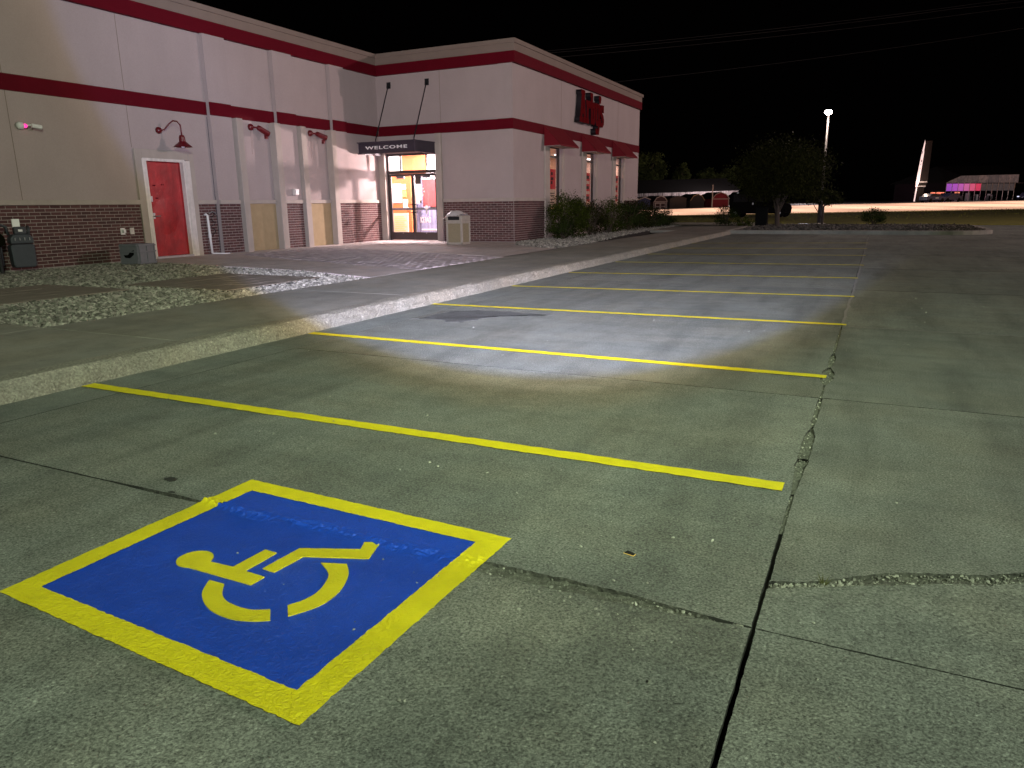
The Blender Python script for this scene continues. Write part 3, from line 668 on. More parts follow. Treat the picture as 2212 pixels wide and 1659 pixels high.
# walls
bp('wall', 'stucco', XW - .25, XW, 2.0, 11.66, Z0, ZT); bp('wall', 'stucco', XW - .25, XW, 12.86, YE, Z0, ZT); bp('wall', 'stucco', XW - .25, XW, 11.66, 12.86, 2.36, ZT)
bp('wall', 'stucco', XW, -14.62, YE, YE + .22, Z0, ZT); bp('wall', 'stucco', -14.62, -12.67, YE, YE + .22, 2.90, ZT); bp('wall', 'stucco', -12.67, XF, YE, YE + .22, Z0, ZT)
WIN = [(23.27, 24.42), (26.74, 27.88), (30.24, 31.36)]
ys = [YE + .22] + [y for w_ in WIN for y in w_] + [33.6]
for i in range(0, len(ys), 2): bp('wall', 'stucco', XF - .22, XF, ys[i], ys[i + 1], Z0, ZT)
for a, c in WIN: bp('wall', 'stucco', XF - .22, XF, a, c, Z0, 1.02); bp('wall', 'stucco', XF - .22, XF, a, c, 3.14, ZT)
bp('wall', 'stucco', -24, XF - .22, 33.38, 33.6, Z0, ZT); bp('wall', 'stucco', -24, -23.8, 2, 33.38, Z0, ZT); bp('wall', 'stucco', -23.8, XW - .25, 2, 2.2, Z0, ZT)
bp('roof', 'trim_tan', -23.8, XW - .25, 2.2, YE + .22, 5.3, 5.4); bp('roof', 'trim_tan', -23.8, XF - .22, YE + .22, 33.38, 5.3, 5.4)
# pilasters on the long wall and at the corner
PIL = [(13.63, 14.30), (15.90, 16.63), (18.20, 18.84)]; PX = .12
for a, c in PIL: bp('pilaster', 'stucco', XW, XW + PX, a, c, Z0, ZU0 - .002)
bp('pilaster', 'stucco', -10.45, XF + .0, YE - .04, YE, Z0, ZT - .002)
# bands
def wall_runs():
    """(y0, y1, x) of the long wall's face, stepping over the pilasters"""
    out = []; y = 2.0
    for a, c in PIL: out += [(y, a, XW), (a, c, XW + PX)]; y = c
    return out + [(y, YE - .03, XW)]
for a, c, x in wall_runs(): bp('red_band', 'band_red', x, x + .022, a, c, ZL0, ZL1)
bp('red_band', 'band_red', XW, XW + .10, 2.0, YE - .102, ZU0, ZU1)
bp('red_band', 'band_red', XW + .024, -10.45, YE - .024, YE, ZL0, ZL1); bp('red_band', 'band_red', -10.45, XF + .022, YE - .064, YE - .04, ZL0, ZL1)
bp('red_band', 'band_red', XW, XF + .10, YE - .10, YE, ZU0, ZU1)
bp('red_band', 'band_red', XF, XF + .022, YE - .04, 33.6, ZL0, ZL1); bp('red_band', 'band_red', XF, XF + .10, YE, 33.6, ZU0, ZU1)
# parapet and coping
for nm, e, z0, z1 in (('parapet', .094, ZU1, 5.80), ('coping', .125, 5.80, ZT + .01)):
    mm = 'trim_tan'
    bp(nm, mm, XW - .3, XW + e, 2.0, YE - e - .002, z0, z1); bp(nm, mm, XW - .3, XF + e, YE - e, YE + .3, z0, z1); bp(nm, mm, XF - .3, XF + e, YE + .3, 33.6 + e * (nm == 'coping'), z0, z1)
# panel joints in the stucco
for y, z0, z1 in ((8.93, ZC1, ZL0), (8.93, ZL1, ZU0), (11.46, 2.58, ZL0), (11.46, ZL1, ZU0)): bp('panel_joint', 'trim_tan', XW, XW + .002, y - .006, y + .006, z0, z1)
for x, y, z0, z1 in ((-12.48, YE, ZL1, ZU0), (-10.455, YE, ZC1, ZL0), (-10.455, YE, ZL1, ZU0)): bp('panel_joint', 'trim_tan', x - .006, x + .006, y - .002, y, z0, z1)
for y in (24.36, 30.52): bp('panel_joint', 'trim_tan', XF, XF + .002, y - .006, y + .006, ZL1, ZU0)
# trim posts framing the two bays, the red door and the entrance
for a, c in ((14.36, 14.56), (15.68, 15.90), (16.69, 16.90), (17.99, 18.20)): bp('trim_post', 'trim_cream', XW, XW + .22, a, c, Z0, ZL0 - .002, bevel=.008)
for a, c in ((14.56, 15.68), (16.90, 17.99)):
    bp('infill_panel', 'tan_panel', XW, XW + .02, a, c, Z0, ZC0); bp('ledge', 'trim_cream', XW, XW + .07, a, c, ZC0, ZC1, bevel=.006)
bp('trim_post', 'trim_cream', XW + .002, -14.62, YE - .09, YE, Z0, 3.06, bevel=.008); bp('trim_post', 'trim_cream', -12.68, -12.46, YE - .09, YE, Z0, ZL0 - .002, bevel=.008)
bp('trim_post', 'trim_cream', XW, XW + .05, 11.47, 11.65, Z0, 2.56, bevel=.006); bp('trim_post', 'trim_cream', XW, XW + .05, 12.90, 13.06, Z0, 2.56, bevel=.006); bp('door_head', 'trim_cream', XW, XW + .048, 11.65, 12.90, 2.36, 2.56, bevel=.006)
for a, c in WIN:
    bp('trim_post', 'trim_cream', XF, XF + .06, a - .38, a, Z0, 3.14, bevel=.006); bp('trim_post', 'trim_cream', XF, XF + .06, c, c + .16, Z0, 3.14, bevel=.006)
# ledges over the brick
LED = [(2.0, 11.47, XW), (13.06, 13.63, XW), (13.63, 14.30, XW + PX), (15.90, 16.63, XW + PX), (18.20, 18.84, XW + PX), (18.84, YE - .09, XW)]
for a, c, x in LED: bp('ledge', 'trim_cream', x, x + .055, a, c, ZC0, ZC1, bevel=.006)
bp('ledge', 'trim_cream', -12.46, -10.45, YE - .055, YE, ZC0, ZC1, bevel=.006); bp('ledge', 'trim_cream', -10.45, XF + .055, YE - .095, YE - .04, ZC0, ZC1, bevel=.006)
bp('ledge', 'trim_cream', XF, XF + .055, YE - .04, 22.88, ZC0, ZC1, bevel=.006); bp('ledge', 'trim_cream', XF, XF + .055, 31.53, 33.6, ZC0, ZC1, bevel=.006)
# brick base: mortar bed with single bricks standing proud of it
BW, BH, MJ = .200, .0555, .013
NC = 18; cz = (ZC0 - .145) / NC
var = []
for k in range(6):
    b = MB(); b.box(0, .005, -BW / 2, BW / 2, 0, BH); b.t = [(k + .5) / 6] * len(b.f); me = bpy.data.meshes.new('brick')
    me.from_pydata(b.v, [], b.f); me.materials.append(MATS['brick']); at = me.attributes.new('tone', 'FLOAT', 'FACE'); at.data.foreach_set('value', b.t); me.update(); var.append(me)
runs = []   # (fixed coordinate, from, to, facing)
for a, c, x in LED: runs.append((x, a if a > 2 else 7.2, c, 'x'))
runs += [(YE, -12.46, -10.45, '-y'), (YE - .04, -10.45, XF, '-y'), (XF, YE - .04, 22.88, 'x'), (XF, 31.53, 33.6, 'x')]
allb = []
for ri, (f, a, c, face) in enumerate(runs):
    if face == 'x': wn = boxpart('wainscot', 'mortar', BLD, f, f + .012, a if ri else 2.0, c, Z0, ZC0)
    else: wn = boxpart('wainscot', 'mortar', BLD, a, c, f - .012, f, Z0, ZC0)
    for r in range(NC):
        s0 = a - (BW + MJ) * (.5 if r % 2 else 0)
        while s0 < c:
            lo, hi = max(a, s0), min(c, s0 + BW)
            if hi - lo > .008:
                mid = (lo + hi) / 2; z = .145 + r * cz + .005
                P = (f + .0125, mid, z) if face == 'x' else (mid, f - .0125, z)
                d = math.hypot(P[0], P[1]); cosv = abs(P[0]) / d if face == 'x' else abs(P[1]) / d
                vis = P[0] > -1.80 * P[1] - .1
                allb.append((vis * cosv * (hi - lo) / d / d, P, hi - lo, face, wn))
            s0 += BW + MJ
allb.sort(key=lambda q: -q[0])
jo = {}
for k, (sc_, P, wd, face, wn) in enumerate(allb):
    if k < 300:
        o = bpy.data.objects.new('brick', rnd.choice(var)); COL.objects.link(o); o.location = P; o.scale = (rnd.uniform(.8, 1.15), wd / BW, 1)
        if face == '-y': o.rotation_euler = (0, 0, -math.pi / 2)
        o.parent = wn
    else:
        b = jo.setdefault(wn.name, (MB(), wn))[0]; b.tone = rnd.random(); q = .005 * rnd.uniform(.8, 1.15)
        if face == 'x': b.box(P[0], P[0] + q, P[1] - wd / 2, P[1] + wd / 2, P[2], P[2] + BH)
        else: b.box(P[0] - wd / 2, P[0] + wd / 2, P[1] - q, P[1], P[2], P[2] + BH)
for b, wn in jo.values(): stuff(b.build('bricks', 'brick', wn))
# --- red service door
DR = node('service_door', BLD)
b = MB(); quad_grid(b, (0, 0), (1, 0), (1, 1), (0, 1), 24, 44, lambda x, y, i, j: 0)
b.v = [(XW - .06 + (.018 * max(0, 1 - ((v[0] - .45) ** 2 * 9 + (v[1] - .42) ** 2 * 26)) + .008 * (vnoise(v[1] * 9 + v[0] * 3, 3) - .5)) * (1 if .03 < v[0] < .97 else 0), 11.73 + v[0] * 1.0, .19 + v[1] * 2.12) for v in b.v]
b.build('door_leaf', 'door_red', DR)
boxpart('threshold', 'steel', DR, XW - .1, XW + .08, 11.72, 12.74, .14, .185)
for a, c in ((11.655, 11.73), (12.73, 12.78)): boxpart('door_jamb', 'frame_white', DR, XW - .12, XW + .05, a, c, .14, 2.37)
boxpart('door_jamb', 'frame_white', DR, XW - .12, XW + .049, 11.73, 12.73, 2.31, 2.37)
boxpart('corner_guard', 'frame_white', DR, XW + .05, XW + .058, 11.63, 11.74, .14, 2.35); boxpart('corner_guard', 'frame_white', DR, XW + .05, XW + .058, 12.78, 12.92, .14, 2.35)
boxpart('corner_guard', 'frame_white', DR, XW - .09, XW + .05, 12.781, 12.80, .14, 2.35)
boxpart('lock_plate', 'steel', DR, XW - .05, XW - .035, 11.80, 11.86, 1.42, 1.54)
b = MB(); b.tube([(XW - .045, 11.85, 1.10), (XW + .01, 11.85, 1.10), (XW + .01, 11.98, 1.10)], .011); b.build('handle', 'steel', DR); boxpart('lever_plate', 'steel', DR, XW - .052, XW - .038, 11.82, 11.88, 1.04, 1.17)
for y, z in ((11.95, 1.78), (11.99, 1.50), (12.18, 1.80)): boxpart('patch', 'band_red', DR, XW - .058, XW - .0445, y - .03, y + .03, z - .012, z + .012)
# --- glass entrance
EN = node('entrance_door', BLD)
def ep(nm, m, *a): return boxpart(nm, m, EN, *a)
y0, y1 = YE + .05, YE + .11
ep('frame_post', 'dark_bronze', -14.62, -14.555, y0, y1, .14, 2.90); ep('frame_post', 'dark_bronze', -12.735, -12.67, y0, y1, .14, 2.90)
ep('frame_head', 'dark_bronze', -14.555, -12.735, y0, y1, 2.83, 2.90); ep('transom_bar', 'dark_bronze', -14.555, -12.735, y0 - .003, y1 + .003, 2.27, 2.37)
for x in (-14.09, -13.10): ep('mullion', 'dark_bronze', x - .025, x + .025, y0, y1, 2.37, 2.83)
ep('transom_glass', 'window_glass', -14.555, -12.735, y0 + .027, y0 + .033, 2.37, 2.83)
for x0, x1, s_ in ((-14.552, -13.648, 1), (-13.642, -12.738, -1)):
    lf = node('door_leaf', EN)
    def lp(nm, m, *a): return boxpart(nm, m, lf, *a)
    lp('stile', 'dark_bronze', x0, x0 + .055, y0 + .005, y1 - .005, .16, 2.265); lp('stile', 'dark_bronze', x1 - .055, x1, y0 + .005, y1 - .005, .16, 2.265)
    lp('top_rail', 'dark_bronze', x0 + .055, x1 - .055, y0 + .005, y1 - .005, 2.19, 2.265); lp('kick_rail', 'dark_bronze', x0 + .055, x1 - .055, y0 + .005, y1 - .005, .16, .41)
    lp('pane', 'window_glass', x0 + .055, x1 - .055, y0 + .027, y0 + .033, .41, 2.19)
    lp('push_bar', 'grey_plastic', x0 + .05, x1 - .05, y1 + .0, y1 + .05, 1.12, 1.19); lp('floor_bolt', 'steel', (x0 + x1) / 2 - .02, (x0 + x1) / 2 + .02, y0 - .004, y0 + .005, .37, .385)
    hx = x1 - .03 if s_ > 0 else x0 + .03; q = -s_ * .16
    b = MB(); b.tube([(hx, y0 + .005, 1.30), (hx, y0 - .05, 1.30), (hx + q, y0 - .06, 1.285), (hx + q, y0 - .06, 1.06), (hx, y0 - .05, 1.04), (hx, y0 + .005, 1.04)], .014); b.build('pull_handle', 'black', lf)
    lp('door_closer', 'grey_plastic', -14.32 if s_ > 0 else -13.30, -14.02 if s_ > 0 else -13.0, y1, y1 + .06, 2.12, 2.19)
    if s_ < 0:
        t = text_mesh('window_lettering', 'ICE BAG', .235, .001, 'decal_white', lf, .012, spacing=.9); t.location = (-13.42, y0 + .024, .725); t.rotation_euler = (R(90), 0, 0); t.scale = (.50, 1, 1)
        b = MB(); b.lathe([(0, 0), (.07, 0), (.07, .002), (0, .002)], (-13.17, y0 + .022, 1.20), (0, 1, 0), 14); b.build('cup_decal', 'decal_white', lf)
        boxpart('straw_decal', 'bag_plastic', lf, -13.20, -13.15, y0 + .020, y0 + .022, 1.0, 1.14)
        b = MB()
        for (x, z, rr) in ((-13.31, 1.60, .05), (-13.33, 1.74, .035), (-13.27, 1.79, .03), (-13.24, 1.70, .03), (-13.35, 1.83, .025)): b.lathe([(0, 0), (rr, 0), (rr, .002), (0, .002)], (x, y0 + .023, z), (0, 1, 0), 10)
        stuff(b.build('bubble_decals', 'decal_white', lf))
ep('threshold', 'steel', -14.62, -12.67, YE - .02, YE + .16, .12, .15)
# --- what shows inside the lit entrance
IN = node('lobby', BLD)
def ip(nm, m, *a): return boxpart(nm, m, IN, *a)
ip('lobby_floor', 'interior_floor', -18.5, XF - .24, YE + .22, 33.3, .06, .13); ip('lobby_ceiling', 'white_board', -18.5, XF - .24, YE + .23, 33.3, 3.20, 3.26)
ip('lobby_wall', 'cream_wall', -18.6, -18.5, YE + .22, 33.3, .13, 3.2)
ip('lobby_wall', 'orange_wall', -18.5, -15.02, 22.60, 22.68, .13, 3.2); ip('lobby_wall', 'wood_panel', -15.02, -13.1, 23.9, 24.0, .13, 3.2); ip('lobby_wall', 'cream_wall', -13.1, XF - .24, 22.92, 23.02, .13, 3.2); ip('lobby_wall', 'cream_wall', -13.1, -13.0, 23.02, 24.0, .13, 3.2)
ip('bulkhead', 'orange_wall', -15.02, -14.35, 22.60, 22.68, 2.32, 3.2); ip('bulkhead', 'white_board', -14.35, -13.2, 22.60, 22.68, 2.32, 3.2); ip('wall_panel', 'white_board', -16.4, -15.41, 22.57, 22.60, 2.36, 3.15)
ip('dining_wall', 'cream_wall', -13.0, -12.9, 24.0, 33.3, .13, 3.2)
ip('notice_board', 'white_board', -15.86, -15.40, 22.58, 22.60, 1.36, 2.02)
for x, z in ((-15.78, 1.86), (-15.58, 1.82), (-15.50, 1.83), (-15.56, 1.62), (-15.54, 1.46)): ip('notice_mark', 'grey_dark', x - .03, x + .03, 22.577, 22.58, z - .015, z + .02)
ip('notice', 'paper_yellow', -15.36, -15.21, 22.58, 22.60, 1.56, 1.78); ip('notice', 'white_board', -15.36, -15.22, 22.58, 22.60, 1.83, 2.0); ip('notice', 'white_board', -15.35, -15.16, 22.58, 22.60, 1.17, 1.48)
ip('menu_panel', 'poster_tan', -15.82, -15.16, 22.56, 22.60, .20, 1.0)
for i in range(9): ip('menu_text_row', 'paper_yellow', -15.76, -15.22 - .05 * (i % 3), 22.556, 22.56, .30 + i * .07, .325 + i * .07)
ip('counter', 'ice_blue', -15.0, -14.72, 22.9, 23.4, .13, 1.35); ip('shelf', 'white_board', -14.98, -14.74, 22.88, 22.9, 1.45, 2.0)
ip('ice_chest', 'ice_blue', -14.66, -13.95, 22.7, 23.3, .13, 1.14); ip('ice_chest_trim', 'white_board', -14.66, -13.95, 22.69, 22.7, .40, .44)
ip('drink_poster', 'wood_panel', -14.58, -14.05, 22.70, 22.72, 1.22, 2.14); ip('poster_frame', 'ice_blue', -14.64, -14.59, 22.70, 22.73, 1.2, 2.3); ip('poster_frame', 'ice_blue', -14.04, -13.98, 22.70, 22.73, 1.2, 2.3); ip('poster_frame', 'white_board', -14.62, -14.0, 22.70, 22.725, 2.16, 2.28)
ip('shelf_goods', 'poster_tan', -14.80, -14.68, 22.6, 22.66, 1.34, 1.62)
for x, y, wx, wy in ((-13.9, 21.7, 1.2, .5), (-16.2, 21.7, 1.0, .5)):
    ip('ceiling_lamp', 'lamp_glow', x - wx / 2, x + wx / 2, y - wy / 2, y + wy / 2, 3.17, 3.198)
lamp('lobby_lamp_light', 'AREA', (-13.9, 21.7, 3.16), 420, (1, .86, .95), d=(0, 0, -1), shape=(1.2, .5)); lamp('lobby_lamp_light', 'AREA', (-16.2, 21.7, 3.16), 190, (1, .88, .88), d=(0, 0, -1), shape=(1.0, .5))
lamp('pendant_light', 'POINT', (-12.10, 22.55, 2.35), 2600, (1, .80, .80), .06)
b = MB(); b.lathe([(.02, 0), (.10, -.10), (.12, -.2), (.0, -.2)], (-12.10, 22.55, 2.64)); b.tube([(-12.10, 22.55, 2.64), (-12.10, 22.55, 3.2)], .01); b.build('pendant_lamp', 'white_board', IN)
for y in (25.2, 28.8, 32.6):
    lamp('dining_lamp_light', 'AREA', (-11.5, y, 3.16), 62, (1, .58, .38), d=(0, 0, -1), shape=(.9, .6)); ip('ceiling_lamp', 'lamp_glow', -11.95, -11.05, y - .3, y + .3, 3.17, 3.198)
# --- three tall windows on the sign side
for k, (a, c) in enumerate(WIN):
    wv = node('window', BLD); xg = XF - .14
    def wp(nm, m, *q): return boxpart(nm, m, wv, *q)
    wp('frame', 'dark_bronze', xg - .03, xg + .05, a, a + .05, 1.02, 3.14); wp('frame', 'dark_bronze', xg - .03, xg + .05, c - .05, c, 1.02, 3.14)
    wp('frame', 'dark_bronze', xg - .03, xg + .05, a + .05, c - .05, 1.02, 1.09); wp('frame', 'dark_bronze', xg - .03, xg + .05, a + .05, c - .05, 3.08, 3.14); wp('mullion', 'dark_bronze', xg - .025, xg + .04, a + .05, c - .05, 2.78, 2.84)
    wp('pane', 'window_glass', xg - .003, xg + .003, a + .05, c - .05, 1.09, 3.08)
    q0, q1 = c - .60, c - .09
    if k == 0:
        wp('window_poster', 'poster_red', xg - .06, xg - .05, q0, q1, 1.75, 2.42); wp('window_poster', 'poster_tan', xg - .06, xg - .05, q0, q1, 1.14, 1.74)
        for z in (1.30, 1.40, 1.52, 1.60): wp('poster_line', 'poster_ink', xg - .05, xg - .048, q0 + .05, q1 - .08, z, z + .03)
        for z, d in ((2.22, .16), (2.05, .22), (1.92, .14)): wp('poster_mark', 'poster_ink', xg - .05, xg - .048, q0 + .1, q0 + .1 + d, z, z + .10)
    else:
        wp('window_poster', 'poster_red', xg - .06, xg - .05, q0, q1, 1.34, 2.40)
        for i in range(5): wp('poster_mark', 'poster_tan' if i % 2 else 'poster_ink', xg - .05, xg - .048, q0 + .06 + .05 * (i % 2), q1 - .06, 1.42 + i * .19, 1.53 + i * .19)

# ================================================================== THINGS ON AND AROUND THE BUILDING
def wall_text_rot(o, face):
    o.rotation_euler = (R(90), 0, R(90)) if face == 'x' else (R(90), 0, 0)
# --- wall sign in slab-serif letters
SG = thing('wall_sign', 'large red letters with black sides mounted on the white wall above the awnings', 'sign')
LET = [(0, [[(0, 0), (0, .14), (.05, .18), (.15, .86), (.11, .89), (.11, 1), (.40, 1), (.40, .89), (.37, .86), (.47, .18), (.52, .14), (.52, 0), (.29, 0), (.29, .14), (.33, .18), (.32, .28), (.20, .28), (.19, .18), (.22, .14), (.22, 0)], [(.215, .40), (.305, .40), (.26, .75)]]),
       (.52, [[(0, 0), (0, .12), (.05, .15), (.05, .58), (0, .60), (0, .72), (.18, .72), (.18, .66), (.25, .73), (.35, .72), (.37, .62), (.34, .5), (.26, .5), (.25, .56), (.19, .52), (.18, .15), (.23, .12), (.23, 0)]]),
       (.88, [[(.05, .02), (.05, .86), (0, .88), (0, 1), (.19, 1), (.19, .66), (.26, .72), (.33, .72), (.40, .6), (.415, .36), (.40, .12), (.33, 0), (.25, 0), (.18, .06), (.15, 0)], [(.19, .14), (.26, .14), (.28, .36), (.26, .56), (.19, .56)]]),
       (1.31, [[(.05, .58), (0, .60), (0, .72), (.20, .72), (.20, .60), (.17, .58), (.17, .16), (.24, .14), (.27, .2), (.27, .58), (.24, .60), (.24, .72), (.42, .72), (.42, .60), (.39, .58), (.39, -.08), (.33, -.28), (.10, -.30), (.06, -.24), (.06, -.12), (.16, -.12), (.20, -.18), (.25, -.16), (.27, -.05), (.26, .03), (.20, 0), (.10, 0), (.05, .10)]]),
       (1.64, [[(0, 1.0), (.16, 1.0), (.18, .9), (.14, .78), (.04, .76), (.03, .79), (.08, .86), (0, .87)]]),
       (1.75, [[(0, 0), (0, .22), (.08, .24), (.11, .13), (.20, .11), (.23, .17), (.20, .24), (.06, .36), (0, .46), (.01, .60), (.10, .71), (.20, .72), (.24, .68), (.33, .72), (.33, .50), (.25, .49), (.22, .58), (.15, .60), (.12, .55), (.15, .48), (.29, .38), (.36, .26), (.35, .10), (.25, 0), (.14, -.01), (.09, .04)]])]
for x, sp in LET:
    o = outline_mesh('letter_body', sp, .095, 'sign_dark', SG); wall_text_rot(o, 'x'); o.scale = (1.22, 1.06, 1); o.location = (XF + .105, 25.60 + x * 1.22, 4.09)
    f = outline_mesh('letter_face', sp, .004, 'sign_red', SG); wall_text_rot(f, 'x'); f.scale = (1.22, 1.06, 1); f.location = (XF + .206, 25.60 + x * 1.22, 4.09)
# --- awnings
for k, (y0, nm) in enumerate(((22.85, 'nearest the brick corner'), (26.30, 'in the middle of the three'), (29.80, 'farthest along the wall'))):
    AW = thing('window_awning', 'red canvas window awning ' + nm, 'awning', 'red awnings over the windows'); y1 = y0 + 1.61; xw, xf = XF + .026, -9.36; zt, zb, zf = 3.72, 3.10, 3.13
    b = MB(); b.add([(xw, y0, zt), (xw, y1, zt), (xf, y1, zf), (xf, y0, zf), (xw, y0, zt - .012), (xw, y1, zt - .012), (xf - .01, y1, zf - .005), (xf - .01, y0, zf - .005)], [(0, 3, 2, 1), (4, 5, 6, 7), (0, 4, 7, 3), (1, 2, 6, 5)]); b.build('canvas_top', 'awning_red', AW)
    for y in (y0, y1 - .012):
        b = MB(); b.prism([(xw, zb), (xf, zb), (xf, zf), (xw, zt - .014)], 'y', y, y + .012); b.build('canvas_side', 'awning_red', AW)
    boxpart('valance', 'awning_red', AW, xf - .008, xf + .006, y0, y1, zb - .02, zf); boxpart('soffit', 'awning_white', AW, xw, xf - .01, y0 + .014, y1 - .014, zb - .005, zb + .01)
# --- entrance canopy hung on two rods
CN = thing('entrance_canopy', 'dark metal canopy lettered WELCOME hung over the glass doors', 'canopy')
cx0, cx1, cy0, cy1, cz0, cz1 = -14.76, -12.69, 19.40, YE - .002, 2.86, 3.16
boxpart('deck', 'canopy_metal', CN, cx0 + .04, cx1 - .04, cy0 + .04, cy1, 2.96, 3.04)
boxpart('fascia', 'canopy_metal', CN, cx0, cx1, cy0, cy0 + .04, cz0, cz1); boxpart('fascia', 'canopy_metal', CN, cx0, cx0 + .04, cy0 + .04, cy1, cz0, cz1); boxpart('fascia', 'canopy_metal', CN, cx1 - .04, cx1, cy0 + .04, cy1, cz0, cz1)
for z in (cz0 - .025, cz1):
    boxpart('flange', 'canopy_metal', CN, cx0 - .03, cx1 + .03, cy0 - .03, cy0 + .05, z, z + .028); boxpart('flange', 'canopy_metal', CN, cx1 - .05, cx1 + .03, cy0 + .05, cy1, z, z + .028); boxpart('flange', 'canopy_metal', CN, cx0 - .03, cx0 + .05, cy0 + .05, cy1, z, z + .028)
t = text_mesh('lettering', 'WELCOME', .165, .003, 'letter_white', CN, .003, spacing=1.16); wall_text_rot(t, 'y'); bpy.context.view_layer.update(); t.scale = (1.55 / max(.1, t.dimensions.x), .80, 1); t.location = (-14.49, cy0 - .004, 2.965)
for x, xt in ((-14.18, -14.36), (-12.77, -12.93)):
    b = MB(); b.tube([(x, cy0 + .12, cz1 + .02), (x, cy0 + .12, cz1 + .09), (xt, YE - .05, 4.93)], .017, 8); b.build('hanger_rod', 'black', CN); boxpart('wall_plate', 'black', CN, xt - .07, xt + .07, YE - .02, YE, 4.88, 5.07); boxpart('clevis', 'black', CN, xt - .03, xt + .03, YE - .09, YE - .02, 4.88, 4.96)
# --- gooseneck lamp over the red door
WL = thing('wall_lamp', 'red gooseneck barn lamp above the red door', 'wall lamp'); yl = 12.20
b = MB(); b.lathe([(.0, 0), (.075, 0), (.075, .03), (.045, .075), (.0, .085)], (XW, yl, 2.99), (1, 0, 0), 18); b.build('wall_mount', 'fixture_red', WL, smooth=True)
arcp = [(XW + .06, yl, 2.99), (XW + .12, yl + .06, 3.0), (XW + .2, yl + .14, 3.13), (XW + .27, yl + .2, 3.20), (XW + .34, yl + .25, 3.185), (XW + .39, yl + .285, 3.11), (XW + .40, yl + .29, 2.98), (XW + .40, yl + .29, 2.88)]
b = MB(); b.tube(arcp, .016, 8); b.build('gooseneck', 'fixture_red', WL, smooth=True)
b = MB(); b.lathe([(.0, .26), (.05, .255), (.062, .22), (.072, .12), (.09, .10), (.20, .01), (.205, 0), (.19, .0), (.08, .085), (.0, .09)], (XW + .40, yl + .29, 2.63), (0, 0, 1), 24); b.build('lamp_shade', 'fixture_red', WL)
b = MB(); b.lathe([(.0, -.06), (.03, -.05), (.04, -.01), (.035, .06), (0, .07)], (XW + .40, yl + .29, 2.66), n=14); b.build('bulb', 'white_pvc', WL, smooth=True)
# --- two red flood lamps in the bays
for k, (y, z) in enumerate(((15.02, 3.29), (17.30, 3.31))):
    FL = thing('flood_lamp', ('red flood lamp in the bay nearer the red door', 'red flood lamp in the bay nearer the entrance')[k], 'flood lamp', 'red wall flood lamps')
    b = MB(); b.lathe([(0, 0), (.085, 0), (.085, .04), (.05, .085), (0, .09)], (XW, y, z), (1, 0, 0), 18); b.build('wall_mount', 'fixture_red', FL, smooth=True)
    b = MB(); b.tube([(XW + .06, y, z), (XW + .16, y + .11, z - .01), (XW + .17, y + .17, z - .04)], .022); b.build('knuckle', 'fixture_red', FL)
    dr = (.18, .82, -.42 if k == 0 else -.25); b = MB(); b.lathe([(0, -.06), (.05, -.05), (.068, 0), (.072, .25), (.076, .30), (.064, .30), (.05, .22), (0, .22)], (XW + .16, y + .15, z - .02), dr, 18); b.build('lamp_can', 'fixture_red', FL)
    boxpart('visor', 'fixture_red', FL, XW + .14, XW + .22, y + .33, y + .39, z - .27, z - .16)
for y in (15.02, 17.30):
    bp('water_stain', 'stain_wall', XW, XW + .0015, y - .012, y + .016, 2.62, 3.2); bp('water_stain', 'stain_wall', XW, XW + .0012, y + .03, y + .055, 2.75, 3.2)
# --- security camera pair at the far left
SC = thing('security_camera', 'white security cameras with a glowing pink ring high on the wall', 'camera')
b = MB(); b.lathe([(0, 0), (.075, 0), (.07, .05), (.045, .085), (0, .09)], (XW, 9.10, 2.83), (1, 0, 0), 16); b.build('dome', 'white_pvc', SC, smooth=True)
b = MB(); b.lathe([(.022, 0), (.04, 0), (.04, .006), (.022, .006)], (XW + .08, 9.16, 2.83), (1, -.3, 0), 16); b.build('led_ring', 'camera_led', SC)
b = MB(); b.tube([(XW + .03, 9.15, 2.84), (XW + .12, 9.28, 2.85)], .018); b.build('arm', 'white_pvc', SC)
b = MB(); b.lathe([(0, 0), (.042, 0), (.042, .17), (.036, .17), (.03, .14), (0, .14)], (XW + .12, 9.26, 2.84), (.25, .9, -.12), 14); b.build('barrel', 'white_pvc', SC)
# --- small boxes
for y, mm, lab in ((10.95, 'white_pvc', 'white wall outlet with a knob on the brick base'), (11.18, 'frame_white', 'flat grey cover plate on the brick beside the red door')):
    t = thing('wall_outlet', lab, 'outlet'); boxpart('cover_plate', mm, t, XW + .024, XW + .034, y - .05, y + .05, .72, .86)
    if mm == 'white_pvc': boxpart('outlet_cap', 'white_pvc', t, XW + .034, XW + .08, y - .01, y + .045, .76, .83)
    else: boxpart('cover_screw', 'steel', t, XW + .034, XW + .038, y - .006, y + .006, .785, .797)
t = thing('wall_box', 'small pale box on the stucco pilaster between the bays', 'electrical box'); boxpart('housing', 'frame_white', t, XW + PX, XW + PX + .10, 16.27, 16.43, 1.585, 1.755, .01); boxpart('lid', 'steel', t, XW + PX + .10, XW + PX + .108, 16.285, 16.415, 1.6, 1.74)
